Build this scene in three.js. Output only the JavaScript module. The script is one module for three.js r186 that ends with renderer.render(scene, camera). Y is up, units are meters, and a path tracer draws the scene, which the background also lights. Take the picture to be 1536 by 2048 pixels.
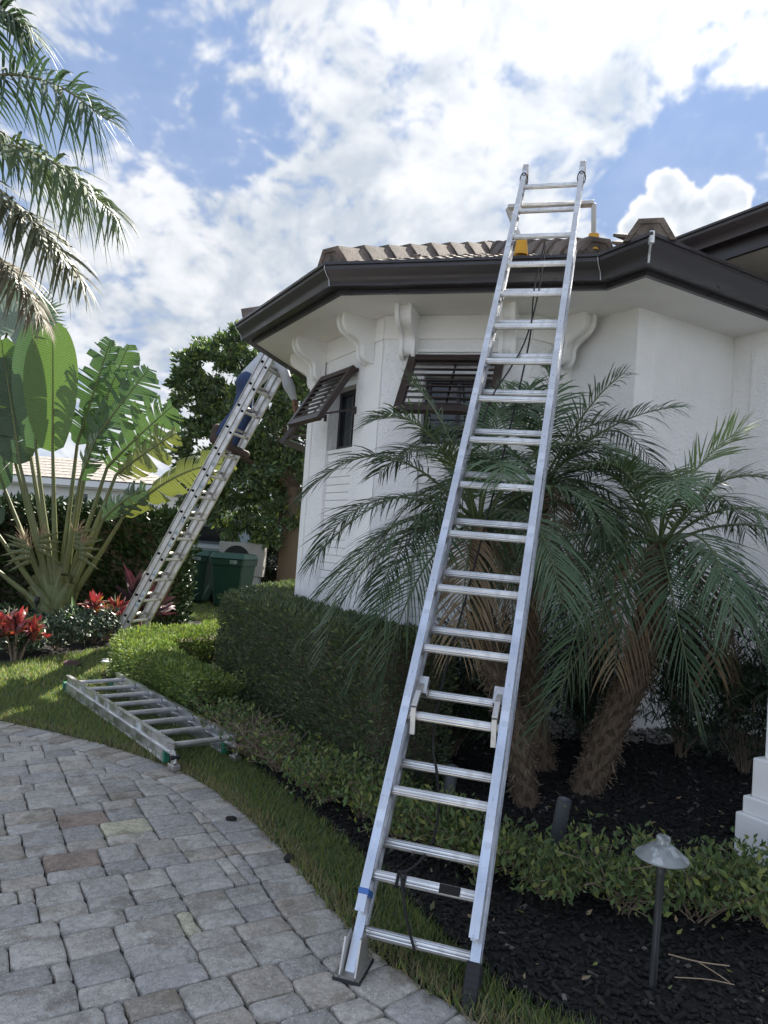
import * as THREE from 'three';
import { mergeGeometries, mergeVertices, toCreasedNormals } from 'three/addons/utils/BufferGeometryUtils.js';
import { RoundedBoxGeometry } from 'three/addons/geometries/RoundedBoxGeometry.js';
import { MarchingCubes } from 'three/addons/objects/MarchingCubes.js';

// ---------------------------------------------------------------- camera, sky, sun, exposure
const scene = new THREE.Scene();
const camera = new THREE.PerspectiveCamera(70, 768 / 1024, 0.05, 400);
camera.position.set(0, 1.5, 0);
camera.rotation.order = 'YXZ';
camera.rotation.set(2.4 * Math.PI / 180, 0, 4.1 * Math.PI / 180);
const renderer = new THREE.WebGLRenderer({ antialias: true });
renderer.setSize(768, 1024);
renderer.toneMapping = THREE.LinearToneMapping;
renderer.toneMappingExposure = 3.4;
renderer.shadowMap.enabled = true;
const SUN = new THREE.Vector3(0.288, 0.719, -0.632).normalize();
const sun = new THREE.DirectionalLight(new THREE.Color(1, 0.94, 0.84), 5.0);
sun.position.copy(SUN).multiplyScalar(40);
sun.castShadow = true; sun.shadow.radius = 1;
sun.shadow.mapSize.set(4096, 4096);
Object.assign(sun.shadow.camera, { left: -18, right: 18, top: 18, bottom: -18, near: 1, far: 90 });
scene.add(sun, sun.target);

// ---- small numeric helpers
const V = (x, y, z) => new THREE.Vector3(x, y, z);
const VA = a => new THREE.Vector3(a[0], a[1], a[2]);
function rngOf(s) { return () => { s |= 0; s = s + 0x6D2B79F5 | 0; let t = Math.imul(s ^ s >>> 15, 1 | s); t = t + Math.imul(t ^ t >>> 7, 61 | t) ^ t; return ((t ^ t >>> 14) >>> 0) / 4294967296; }; }
const clamp = (x, a = 0, b = 1) => Math.min(b, Math.max(a, x));
const sstep = (a, b, x) => { const t = clamp((x - a) / (b - a)); return t * t * (3 - 2 * t); };
const mix = (a, b, t) => a + (b - a) * t;
const HT = new Float32Array(65536); { const r = rngOf(99); for (let i = 0; i < 65536; i++) HT[i] = r(); }
function vnoise(x, y, per = 256) {           // value noise, repeats every per cells
  const xi = Math.floor(x), yi = Math.floor(y); let fx = x - xi, fy = y - yi;
  fx = fx * fx * fx * (fx * (fx * 6 - 15) + 10); fy = fy * fy * fy * (fy * (fy * 6 - 15) + 10);
  const x0 = ((xi % per) + per) % per, x1 = (x0 + 1) % per, y0 = ((yi % per) + per) % per * 256, y1 = ((((yi + 1) % per) + per) % per) * 256;
  const a = HT[x0 + y0], b = HT[x1 + y0], c = HT[x0 + y1], d = HT[x1 + y1];
  return a + (b - a) * fx + (c - a) * fy + (a - b - c + d) * fx * fy;
}
function fbm(x, y, oct = 5, per = 256, gain = 0.5) { let s = 0, a = 0.5, n = 0; for (let i = 0; i < oct; i++) { s += a * vnoise(x + i * 17, y + i * 31, per); n += a; a *= gain; x *= 2; y *= 2; if (per < 256) per = Math.min(256, per * 2); } return s / n; }

// ---- sky: air and broken cloud, brighter round the sun
{
  const W = 3072, Hh = 1536, data = new Float32Array(W * Hh * 4);
  const gaps = [/* direction, angular size, strength: < 0 opens blue, > 0 closes cloud */
    [[-0.36137, 0.51723, -0.77581], 0.06, -0.34], [[-0.28952, 0.43997, -0.85006], 0.075, -0.26], [[-0.25903, 0.44586, -0.8568], 0.035, -0.2], [[-0.15733, 0.53026, -0.83311], 0.05, -0.12], [[-0.38465, 0.44961, -0.80616], 0.05, -0.26], [[-0.4266, 0.52494, -0.73651], 0.05, -0.22],
    [[-0.10801, 0.42251, -0.8999], 0.09, -0.2], [[-0.22054, 0.4943, -0.84085], 0.06, -0.22], [[-0.1934, 0.42208, -0.88569], 0.05, -0.18], [[0.27838, 0.42094, -0.86332], 0.06, -0.75], [[0.38305, 0.45321, -0.80491], 0.06, -0.75], [[0.33421, 0.45922, -0.82306], 0.05, -0.6], [[0.25564, 0.45184, -0.85469], 0.03, -0.4], [[0.35048, 0.47074, -0.80967], 0.03, -0.25], [[-0.33497, 0.24378, -0.91015], 0.06, -0.16], [[-0.38942, 0.21664, -0.89522], 0.07, -0.12],
    [[-0.24166, 0.33974, -0.90895], 0.16, 0.3], [[0.10322, 0.52172, -0.84685], 0.17, 0.2], [[-0.40129, 0.51693, -0.75614], 0.05, 0.2], [[0.31008, 0.54592, -0.77834], 0.16, 0.26], [[0.03065, 0.42257, -0.90581], 0.13, 0.18], [[-0.31127, 0.49356, -0.8121], 0.04, 0.1]];
  const puffs = [[[0.31762, 0.42303, -0.84863], 0.034], [[0.34434, 0.40592, -0.84655], 0.04], [[0.36435, 0.42571, -0.82827], 0.03], [[0.29413, 0.40985, -0.86343], 0.03], [[0.30695, 0.43607, -0.84595], 0.025], [[0.3772, 0.42187, -0.82447], 0.017], [[0.27922, 0.40311, -0.87151], 0.02]];
  const S = SUN;
  const K = 0.29;
  for (let j = 0; j < Hh; j++) {
    const el = ((j + 0.5) / Hh - 0.5) * Math.PI, cy = Math.cos(el), y = Math.sin(el);
    for (let i = 0; i < W; i++) {
      const az = ((i + 0.5) / W - 0.5) * 2 * Math.PI;            // three.js: u = atan2(z, x) / 2pi + 0.5
      const x = cy * Math.cos(az), z = cy * Math.sin(az), o = (j * W + i) * 4;
      const cs = x * S.x + y * S.y + z * S.z, ang = Math.acos(clamp(cs, -1, 1));
      let r, g, b;
      const yy = Math.max(y, 0.0), h = Math.pow(1 - yy, 3.0);
      r = mix(0.20, 0.52, h); g = mix(0.345, 0.62, h); b = mix(0.68, 0.76, h);
      if (y > -0.01) {
        const px = x / (yy + 0.42) * 3.9, pz = z / (yy + 0.42) * 3.9;
        const wx = fbm(px * 1.1 + 7, pz * 1.1 + 3, 3) - 0.5, wz = fbm(px * 1.1 + 51, pz * 1.1 + 23, 3) - 0.5;
        const qx = px * 1.25 + wx * 0.5 + 40, qz = pz * 1.25 + wz * 0.5 + 40;
        let n = 0.55 * fbm(qx * 0.9, qz * 0.9, 7, 256, 0.55) + 0.45 * fbm(qx * 3.1 + 9, qz * 3.1, 6, 256, 0.62);
        let cov = 0.16 - 0.2 * sstep(-0.2, 0.6, z);
        for (const [d, a, s] of gaps) { const c = 1 - (x * d[0] + y * d[1] + z * d[2]); const q = c / (a * a); if (q < 6) cov += s * (s < 0 ? 0.95 : 0.9) * Math.exp(-q); }
        cov += 0.1 * sstep(0.28, 0.0, y);
        const mot = fbm(qx * 5.5 + 70, qz * 5.5 + 20, 5, 256, 0.62);
        let den = sstep(0.33, 0.69, n + cov * 0.6 + 0.75 * (mot - 0.5));
        const low = fbm(qx * 0.9 + 11, qz * 0.9 + 5, 4), fine = fbm(qx * 2.6, qz * 2.6 + 80, 5);
        let shade = sstep(0.32, 0.68, low * 0.36 + fine * 0.32 + mot * 0.32);
        let cr = mix(0.58, 0.95, shade), cg = mix(0.645, 0.965, shade), cb = mix(0.73, 1.0, shade);
        den = 0.16 + 0.84 * den; r = mix(r, cr, den); g = mix(g, cg, den); b = mix(b, cb, den);
        // heaped clouds with firm edges
        let pm = 0; const fx = Math.atan2(x, -z), fy = el;
        for (const [d, a] of puffs) { const q = Math.max(0, 1 - (x * d[0] + y * d[1] + z * d[2])) * 2 / (a * a); if (q < 4) pm = Math.max(pm, 1 - Math.sqrt(q) * 0.62); }
        if (pm > 0) {
          const e = pm + 0.5 * (fbm(fx * 34 + 60, fy * 34 + 60, 6, 256, 0.56) - 0.5), pd = sstep(0.36, 0.46, e);
          const inn = sstep(0.42, 0.72, e), ff = fbm(fx * 60, fy * 60 + 31, 4);
          r = mix(r, mix(1.02, mix(0.50, 0.90, ff), inn), pd); g = mix(g, mix(1.02, mix(0.57, 0.93, ff), inn), pd); b = mix(b, mix(1.02, mix(0.66, 0.98, ff), inn), pd);
        }
      }
      const glow = 1 + 0.62 * Math.exp(-ang * 3.6) + 0.95 * sstep(0.8, 2.6, ang);   // aureole; whole sky opposite the sun brightened as added fill for the walls
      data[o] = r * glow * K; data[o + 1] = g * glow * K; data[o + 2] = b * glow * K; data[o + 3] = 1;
    }
  }
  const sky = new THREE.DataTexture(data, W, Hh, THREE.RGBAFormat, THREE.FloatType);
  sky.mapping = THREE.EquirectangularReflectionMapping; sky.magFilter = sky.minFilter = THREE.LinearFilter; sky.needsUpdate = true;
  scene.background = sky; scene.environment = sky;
}

// ---------------------------------------------------------------- helpers: naming, building
const used = {};
function numbered(n) { if (!(n in used)) { used[n] = 0; return n; } used[n]++; return n + '_' + String(used[n]).padStart(3, '0'); }
function shade(o) { o.castShadow = true; o.receiveShadow = true; return o; }
function obj(name, geo, m, parent) { const o = shade(new THREE.Mesh(geo, m)); o.name = parent ? name : numbered(name); (parent || scene).add(o); return o; }
function thing(name, label, category, group, pos) { const o = new THREE.Group(); o.name = numbered(name); o.userData = { label, category }; if (group) o.userData.group = group; if (pos) o.position.copy(pos); scene.add(o); return o; }
function struct(name, geo, m) { const o = obj(name, geo, m); o.userData.kind = 'structure'; return o; }
function tag(o, label, category, group) { o.userData = { label, category }; if (group) o.userData.group = group; return o; }
const lin = (r, g, b) => new THREE.Color().setRGB(r, g, b);
function mat(c, rough, extra) { return new THREE.MeshStandardMaterial({ color: Array.isArray(c) ? lin(...c) : c, roughness: rough, ...extra }); }
function leafMat(c, rough, tr = 0.35, extra) { return new THREE.MeshPhysicalMaterial({ color: lin(...c), roughness: 0.92, clearcoat: 0.5, clearcoatRoughness: rough, transmission: tr, thickness: 0, side: THREE.DoubleSide, ...extra }); }
function tex(size, fn, color, rep = 1) {      // fn(u, v) -> [r, g, b] in 0..1 (sRGB when color)
  const d = new Uint8Array(size * size * 4);
  for (let j = 0; j < size; j++) for (let i = 0; i < size; i++) { const c = fn(i / size, j / size), o = (j * size + i) * 4; d[o] = clamp(c[0]) * 255; d[o + 1] = clamp(c[1]) * 255; d[o + 2] = clamp(c[2]) * 255; d[o + 3] = 255; }
  const t = new THREE.DataTexture(d, size, size); t.wrapS = t.wrapT = THREE.RepeatWrapping; t.magFilter = THREE.LinearFilter; t.minFilter = THREE.LinearMipmapLinearFilter; t.generateMipmaps = true; if (color) t.colorSpace = THREE.SRGBColorSpace; t.repeat.set(rep, rep); t.needsUpdate = true; return t;
}
const gray = v => [v, v, v];
function uvBox(g, s = 1, ou = 0, ov = 0) {    // uv in metres, by the way each face points
  if (g.index) g = g.toNonIndexed();
  const p = g.attributes.position, n = g.attributes.normal, uv = new Float32Array(p.count * 2);
  for (let i = 0; i < p.count; i++) { const ax = Math.abs(n.getX(i)), ay = Math.abs(n.getY(i)), az = Math.abs(n.getZ(i)); let u, v; if (ay >= ax && ay >= az) { u = p.getX(i); v = p.getZ(i); } else if (ax >= az) { u = p.getZ(i); v = p.getY(i); } else { u = p.getX(i); v = p.getY(i); } uv[2 * i] = u * s + ou; uv[2 * i + 1] = v * s + ov; }
  g.setAttribute('uv', new THREE.BufferAttribute(uv, 2)); return g;
}
function box(x0, x1, y0, y1, z0, z1) { const g = new THREE.BoxGeometry(x1 - x0, y1 - y0, z1 - z0); g.translate((x0 + x1) / 2, (y0 + y1) / 2, (z0 + z1) / 2); return uvBox(g); }
function rbox(x0, x1, y0, y1, z0, z1, r = 0.006) { const g = new RoundedBoxGeometry(x1 - x0, y1 - y0, z1 - z0, 2, r); g.translate((x0 + x1) / 2, (y0 + y1) / 2, (z0 + z1) / 2); return uvBox(g); }
function basis(o, x, y, z) { return new THREE.Matrix4().makeBasis(x, y, z).setPosition(o); }
function bar(a, b, w, h, up = V(0, 1, 0), r = 0) {       // bar of section w x h from a to b
  const d = b.clone().sub(a), L = d.length(); d.normalize(); let s = new THREE.Vector3().crossVectors(d, up); if (s.lengthSq() < 1e-6) s = new THREE.Vector3().crossVectors(d, V(1, 0, 0)); s.normalize(); const n = new THREE.Vector3().crossVectors(d, s);
  let g = r ? new RoundedBoxGeometry(w, h, L, 2, r) : new THREE.BoxGeometry(w, h, L); if (g.index) g = g.toNonIndexed(); g.translate(0, 0, L / 2); g = uvBox(g); g.applyMatrix4(basis(a, s, n, d)); return g;
}
function tube(pts, r, seg = 24, rad = 7) { return new THREE.TubeGeometry(new THREE.CatmullRomCurve3(pts), seg, r, rad); }
function merge(list) { return mergeGeometries(list.map(g => { const h = g.index ? g.toNonIndexed() : g; for (const k of Object.keys(h.attributes)) if (!['position', 'normal', 'uv'].includes(k)) h.deleteAttribute(k); if (!h.attributes.normal) h.computeVertexNormals(); if (!h.attributes.uv) h.setAttribute('uv', new THREE.BufferAttribute(new Float32Array(h.attributes.position.count * 2), 2)); return h; })); }
function fromTris(pos) { const g = new THREE.BufferGeometry(); g.setAttribute('position', new THREE.Float32BufferAttribute(pos, 3)); g.computeVertexNormals(); g.setAttribute('uv', new THREE.BufferAttribute(new Float32Array(pos.length / 3 * 2), 2)); return g; }
function inst(name, geo, m, mats, parent, cols) { const o = shade(new THREE.InstancedMesh(geo, m, mats.length)); for (let i = 0; i < mats.length; i++) o.setMatrixAt(i, mats[i]); if (cols) for (let i = 0; i < mats.length; i++) o.setColorAt(i, cols[i]); o.name = parent ? name : numbered(name); o.userData.kind = 'stuff'; (parent || scene).add(o); return o; }
// a flat polygon (x, z) turned into a slab whose top is y1 and whose underside is y0
function slab(pts, y0, y1) { const s = new THREE.Shape(pts.map(p => new THREE.Vector2(p[0], -p[1]))); const g = new THREE.ExtrudeGeometry(s, { depth: y1 - y0, bevelEnabled: false }); g.rotateX(-Math.PI / 2); g.translate(0, y0, 0); return uvBox(g); }
function polyDist(pl, x, z) { let m = 1e9, idx = 0, side = 0; for (let i = 0; i < pl.length - 1; i++) { const [ax, az] = pl[i], [bx, bz] = pl[i + 1], dx = bx - ax, dz = bz - az; const t = clamp(((x - ax) * dx + (z - az) * dz) / (dx * dx + dz * dz)); const ex = x - ax - dx * t, ez = z - az - dz * t, d = Math.hypot(ex, ez); if (d < m) { m = d; idx = i; side = Math.sign(dx * (z - az) - dz * (x - ax)); } } return { d: m, i: idx, s: side }; }
function inPoly(pl, x, z) { let c = false; for (let i = 0, j = pl.length - 1; i < pl.length; j = i++) { const [xi, zi] = pl[i], [xj, zj] = pl[j]; if ((zi > z) !== (zj > z) && x < (xj - xi) * (z - zi) / (zj - zi) + xi) c = !c; } return c; }
function smoothLine(pts, n) { const c = new THREE.CatmullRomCurve3(pts.map(p => V(p[0], 0, p[1])), false, 'centripetal'); return c.getSpacedPoints(n).map(p => [p.x, p.z]); }

// ---------------------------------------------------------------- materials
const stuccoB = tex(512, (u, v) => gray(0.5 + 0.9 * (fbm(u * 60, v * 60, 4, 60, 0.6) - 0.5) + 0.25 * (sstep(0.4, 0.65, vnoise(u * 80, v * 80, 80)) - 0.5)));
const wallC = tex(512, (u, v) => { const n = fbm(u * 6, v * 6, 5, 6) - 0.5, s = fbm(u * 3 + 3, v * 10, 5, 10) - 0.5; const k = 0.965 + 0.05 * n + 0.03 * s; return [k, k * 0.998, k * 0.992]; }, true, 0.6);
const M = {};
M.wall = mat([0.87, 0.87, 0.87], 0.85, { map: wallC, bumpMap: stuccoB, bumpScale: 0.007 });
M.trim = mat([0.87, 0.87, 0.86], 0.7, { map: wallC, bumpMap: tex(256, (u, v) => gray(fbm(u * 24, v * 24, 4, 24)), false, 2), bumpScale: 0.0012 });
M.soffit = mat([0.82, 0.81, 0.79], 0.85, { map: wallC, bumpMap: stuccoB, bumpScale: 0.003 });
M.gutter = mat([0.028, 0.025, 0.028], 0.42, { bumpMap: tex(256, (u, v) => gray(fbm(u * 3, v * 14, 3, 3)), false, 0.8), bumpScale: 0.002, roughnessMap: tex(256, (u, v) => { const k = 0.75 + 0.5 * (fbm(u * 9, v * 9, 4, 9) - 0.4); return [0, k, 0]; }, false, 0.9) });
M.seal = mat([0.5, 0.52, 0.55], 0.4, { metalness: 0.4 });
M.shutter = mat([0.036, 0.022, 0.019], 0.42);
M.glass = new THREE.MeshPhysicalMaterial({ color: lin(0.02, 0.025, 0.03), roughness: 0.04, metalness: 0, specularIntensity: 1, ior: 1.5 });
M.winFrame = mat([0.012, 0.012, 0.014], 0.4);
const tileC = tex(512, (u, v) => { const n = fbm(u * 10, v * 10, 5, 10), s = sstep(0.55, 0.75, fbm(u * 5 + 2, v * 5, 5, 5)), sp = vnoise(u * 128, v * 128, 128); const k = 0.72 + 0.35 * (n - 0.5) + 0.14 * (sp - 0.5); return [k * (1 - 0.28 * s), k * (0.96 - 0.27 * s), k * (0.93 - 0.25 * s)]; }, true, 1.4);
const grainB = tex(256, (u, v) => gray(fbm(u * 64, v * 64, 3, 64, 0.7)), false, 3);
M.tiles = [[0.31, 0.275, 0.25], [0.28, 0.255, 0.235], [0.34, 0.29, 0.26], [0.25, 0.23, 0.215]].map(c => mat(c, 0.9, { map: tileC, bumpMap: grainB, bumpScale: 0.003 }));
const scuff = tex(512, (u, v) => { const a = fbm(u * 4, v * 4, 5, 4), b = fbm(u * 40, v * 6, 4, 6); return [0, clamp(0.72 + 0.7 * (a - 0.5) + 0.35 * (b - 0.5), 0.3, 1), 0]; }, false, 2.2);
const alC = tex(512, (u, v) => { const a = fbm(u * 5, v * 5, 5, 5), b = sstep(0.62, 0.72, fbm(u * 14 + 3, v * 14, 4, 14)); const k = 0.9 + 0.14 * (a - 0.5) - 0.06 * b; return [k, k, k * 1.0]; }, true, 2.2);
M.alu = mat([0.86, 0.87, 0.89], 0.52, { metalness: 1, roughnessMap: scuff, map: alC });
M.aluDull = mat([0.70, 0.68, 0.65], 0.62, { metalness: 0.9, roughnessMap: scuff, map: alC });
M.rung = mat([0.84, 0.84, 0.83], 0.55, { metalness: 0.95, roughnessMap: scuff, map: alC });
M.rubber = mat([0.018, 0.018, 0.019], 0.75, { bumpMap: tex(128, (u, v) => gray(Math.abs(((v * 16) % 1) - 0.5) * 2), false, 3), bumpScale: 0.003 });
M.rope = mat([0.016, 0.015, 0.016], 0.9);
M.yellow = mat([0.62, 0.32, 0.02], 0.6);
M.tape = mat([0.05, 0.14, 0.4], 0.5);
M.green = mat([0.02, 0.16, 0.09], 0.55);
const mulchC = tex(1024, (u, v) => { const a = fbm(u * 26, v * 90, 4, 26, 0.6), b = fbm(u * 90 + 5, v * 26, 4, 26, 0.6), m = vnoise(u * 20, v * 20, 20) > 0.5 ? a : b; const k = 0.08 + 0.17 * sstep(0.4, 0.8, m); return [k * 1.05, k * 0.97, k * 0.92]; }, true, 1.3);
M.mulch = mat([0.55, 0.52, 0.5], 0.95, { map: mulchC, bumpMap: mulchC, bumpScale: 0.02 });
M.soil = mat([0.05, 0.055, 0.024], 1, { map: tex(512, (u, v) => { const k = 0.6 + 0.7 * (fbm(u * 40, v * 40, 4, 40, 0.6) - 0.4); return [k, k, k * 0.9]; }, true, 1.1) });
M.sand = mat([0.055, 0.05, 0.045], 1, { bumpMap: grainB, bumpScale: 0.006 });
M.bark = mat([0.12, 0.085, 0.055], 0.95, { bumpMap: tex(256, (u, v) => gray(fbm(u * 12, v * 40, 4, 12, 0.6)), false, 1), bumpScale: 0.015 });

// ---------------------------------------------------------------- ground, driveway, beds
const driveEdge = smoothLine([[-6.5, -4.4], [-4.9, -5.45], [-3.8, -5.62], [-2.71, -5.44], [-1.61, -4.94], [-0.99, -4.46], [-0.39, -3.62], [-0.13, -3.12], [-0.02, -2.93], [0.1, -2.74], [0.27, -2.55], [0.42, -2.4], [0.8, -2.12], [1.5, -1.75], [2.6, -1.4]], 90);
const drivePoly = [...driveEdge, [3.2, 0.5], [3.2, 6], [-9, 6], [-9, -2]];
{
  const s = new THREE.Shape([[-150, -150], [150, -150], [150, 60], [-150, 60]].map(p => new THREE.Vector2(p[0], -p[1])));
  s.holes.push(new THREE.Path(drivePoly.map(p => new THREE.Vector2(p[0], -p[1]))));
  const g = new THREE.ShapeGeometry(s); g.rotateX(-Math.PI / 2); g.translate(0, -0.008, 0);
  struct('lawn', uvBox(g), M.soil);
}
const bedEdge = smoothLine([[-0.9, -9.6], [-1.5, -8.95], [-2.3, -8.5], [-2.72, -7.6], [-2.4, -6.75], [-1.95, -6.3], [-1.22, -5.62], [-0.73, -4.75], [-0.05, -3.62], [0.28, -2.97], [0.51, -2.56], [0.75, -2.38], [1.2, -2.18], [2.0, -1.85], [3.4, -1.6]], 90);
function bedH(x, z) { const q = polyDist(bedEdge, x, z); return 0.02 + 0.21 * sstep(0.05, 2.3, q.d) + 0.018 * (fbm(x * 7 + 20, z * 7 + 40, 3) - 0.5); }
const bedPoly = [...bedEdge, [6, -2], [6, -9.6]];
{
  const pos = [], st = 0.06, P = (x, z) => [x, bedH(x, z), z];
  for (let x = -2.9; x < 4.2; x += st) for (let z = -9.4; z < -1.6; z += st) {
    const c = [[x, z], [x + st, z], [x + st, z + st], [x, z + st]]; if (!c.every(p => inPoly(bedPoly, p[0], p[1]))) continue;
    const a = P(...c[0]), b = P(...c[1]), d = P(...c[2]), e = P(...c[3]); pos.push(...a, ...d, ...b, ...a, ...e, ...d);
  }
  const g = fromTris(pos); struct('mulch_bed', mergeVertices(uvBox(g)), M.mulch);
  const r = rngOf(5), mats = [], cols = [], m4 = new THREE.Matrix4(), q = new THREE.Quaternion(), e = new THREE.Euler();
  for (let i = 0; i < 30000; i++) {
    const near = r() < 0.72; const x = near ? -1.2 + r() * 3.6 : -2.7 + r() * 6, z = near ? -5.2 + r() * 3.3 : -9 + r() * 7; if (!inPoly(bedPoly, x, z)) continue; const dd = polyDist(bedEdge, x, z).d; if (dd < 0.03 * r()) continue;
    e.set((r() - 0.5) * 0.9, r() * 6.28, (r() - 0.5) * 0.9); const L = 0.008 + r() * r() * 0.06;
    m4.compose(V(x, bedH(x, z) + 0.004 + r() * 0.008, z), q.setFromEuler(e), V(L, 0.003 + r() * 0.006, 0.006 + r() * 0.012)); mats.push(m4.clone());
    const k = r() < 0.025 ? 0.07 + 0.05 * r() : 0.005 + r() * r() * 0.02; cols.push(lin(k * 1.1, k, k * 0.88));
  }
  inst('mulch_chips', new THREE.BoxGeometry(1, 1, 1), mat([1, 1, 1], 0.9), mats, null, cols).userData = { kind: 'stuff', label: 'loose dark shredded bark mulch covering the planting bed', category: 'mulch' };
}
// driveway: sand bed, soldier course along the edge, three sizes of stone inside
{
  const drive = thing('driveway', '', ''); drive.userData = { kind: 'structure' };
  { const n = driveEdge.length, wide = driveEdge.map((p, i) => { const a = driveEdge[Math.max(0, i - 1)], b = driveEdge[Math.min(n - 1, i + 1)], L = Math.hypot(b[0] - a[0], b[1] - a[1]); return [p[0] + (b[1] - a[1]) / L * 0.12, p[1] - (b[0] - a[0]) / L * 0.12]; }); const g = slab([...wide, [3.4, 0.5], [3.4, 6.2], [-9.2, 6.2], [-9.2, -2]], -0.09, -0.022); obj('sand_bed', g, M.sand, drive); }
  const paveC = tex(1024, (u, v) => { const a = fbm(u * 5, v * 5, 5, 5) - 0.5, b = fbm(u * 60, v * 60, 3, 60, 0.7) - 0.5, sp = HT[(Math.floor(u * 330) * 251 + Math.floor(v * 330) * 17 + Math.floor(u * 330) * Math.floor(v * 330)) & 65535]; let k = 0.82 + 0.22 * a + 0.26 * b; if (sp > 0.975) k += 0.3; else if (sp < 0.05) k -= 0.14; const st = sstep(0.56, 0.7, fbm(u * 7 + 9, v * 7 + 4, 5, 7)); k *= 1 - 0.13 * st; return [k, k * (0.99 - 0.015 * st), k * (0.965 - 0.04 * st)]; }, true, 0.9);
  const paveB = tex(512, (u, v) => gray(fbm(u * 70, v * 70, 4, 70, 0.7)), false, 1.2);
  const pc = [[0.54, 0.525, 0.515], [0.59, 0.57, 0.55], [0.49, 0.48, 0.48], [0.55, 0.51, 0.465], [0.46, 0.42, 0.375], [0.69, 0.655, 0.515], [0.42, 0.335, 0.29], [0.61, 0.58, 0.54]].map(c => mat(c, 0.88, { map: paveC, bumpMap: paveB, bumpScale: 0.004 }));
  const r = rngOf(21);
  const pick = () => { const q = r(); return pc[q < 0.26 ? 0 : q < 0.46 ? 1 : q < 0.63 ? 2 : q < 0.76 ? 3 : q < 0.84 ? 4 : q < 0.875 ? 5 : q < 0.89 ? 6 : 7]; };
  const C = [-0.51, -0.86], R = [0.86, -0.51];
  function clipHalf(P, ax, az, nx, nz) { const out = []; for (let i = 0; i < P.length; i++) { const a = P[i], b = P[(i + 1) % P.length], da = (a[0] - ax) * nx + (a[1] - az) * nz, db = (b[0] - ax) * nx + (b[1] - az) * nz; if (da >= 0) out.push(a); if ((da >= 0) !== (db >= 0)) { const t = da / (da - db); out.push([a[0] + (b[0] - a[0]) * t, a[1] + (b[1] - a[1]) * t]); } } return out; }
  function area(P) { let s = 0; for (let i = 0; i < P.length; i++) { const a = P[i], b = P[(i + 1) % P.length]; s += a[0] * b[1] - a[1] * b[0]; } return s / 2; }
  function stoneGeo(P) {                        // a tumbled concrete stone: uneven outline, rounded shoulders
    if (area(P) < 0) P = P.slice().reverse();
    const cx = P.reduce((s, p) => s + p[0], 0) / P.length, cz = P.reduce((s, p) => s + p[1], 0) / P.length, ring = [];
    for (let i = 0; i < P.length; i++) {
      const a = P[i], b = P[(i + 1) % P.length], L = Math.hypot(b[0] - a[0], b[1] - a[1]), n = Math.max(1, Math.min(5, Math.round(L / 0.038))), nx = (b[1] - a[1]) / L, nz = -(b[0] - a[0]) / L;
      const w0 = (r() - 0.5) * 0.005, w1 = (r() - 0.5) * 0.005;
      for (let k = 0; k < n; k++) { const t = (k + (k ? 0 : 0)) / n; let q = k === 0 ? -0.004 - r() * 0.003 : Math.sin(t * Math.PI) * w0 + Math.sin(t * 2 * Math.PI) * w1 + (r() - 0.5) * 0.003; let x = a[0] + (b[0] - a[0]) * t + nx * q, z = a[1] + (b[1] - a[1]) * t + nz * q; if (k === 0) { x += (cx - a[0]) * 0.035; z += (cz - a[1]) * 0.035; } ring.push([x, z]); }
    }
    const tilt = [(r() - 0.5) * 0.02, (r() - 0.5) * 0.02], h = (r() - 0.5) * 0.004;
    const lay = [[0.002, -0.045], [0.002, -0.009], [0.005, -0.003], [0.012, 0], [0.04, 0.001]], pos = [], rows = [];
    for (const [ins, y] of lay) rows.push(ring.map(([x, z]) => { const dx = cx - x, dz = cz - z, L = Math.hypot(dx, dz) || 1, k = Math.min(ins, L * 0.8); return [x + dx / L * k, y + h + (x - cx) * tilt[0] + (z - cz) * tilt[1], z + dz / L * k]; }));
    const n = ring.length;
    for (let l = 0; l < rows.length - 1; l++) for (let i = 0; i < n; i++) { const a = rows[l][i], b = rows[l][(i + 1) % n], c = rows[l + 1][(i + 1) % n], d = rows[l + 1][i]; pos.push(...a, ...c, ...b, ...a, ...d, ...c); }
    const top = rows[rows.length - 1], cc = [cx, 0.0014 + h, cz]; for (let i = 0; i < n; i++) pos.push(...top[i], ...cc, ...top[(i + 1) % n]);
    let g = fromTris(pos); const ou = r() * 3, ov = r() * 3; g = uvBox(g, 1, ou, ov); g = toCreasedNormals(mergeVertices(g), 0.9); return g;
  }
  const stones = [];
  // border course: two stones deep across, laid along the curve
  const bw = 0.205, line = smoothLine(driveEdge, 400); let acc = 0, last = 0; const inner = [];
  const nrm = i => { const a = line[Math.max(0, i - 2)], b = line[Math.min(line.length - 1, i + 2)], L = Math.hypot(b[0] - a[0], b[1] - a[1]); return [-(b[1] - a[1]) / L, (b[0] - a[0]) / L]; };   // points into the drive
  for (let i = 0; i < line.length; i++) { const n = nrm(i); inner.push([line[i][0] + n[0] * bw, line[i][1] + n[1] * bw]); }
  let want = 0.125;
  for (let i = 1; i < line.length; i++) { acc += Math.hypot(line[i][0] - line[i - 1][0], line[i][1] - line[i - 1][1]); if (acc >= want) { stones.push([line[last], line[i], inner[i], inner[last]]); last = i; acc = 0; want = r() < 0.5 ? 0.125 : 0.15; } }
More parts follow.
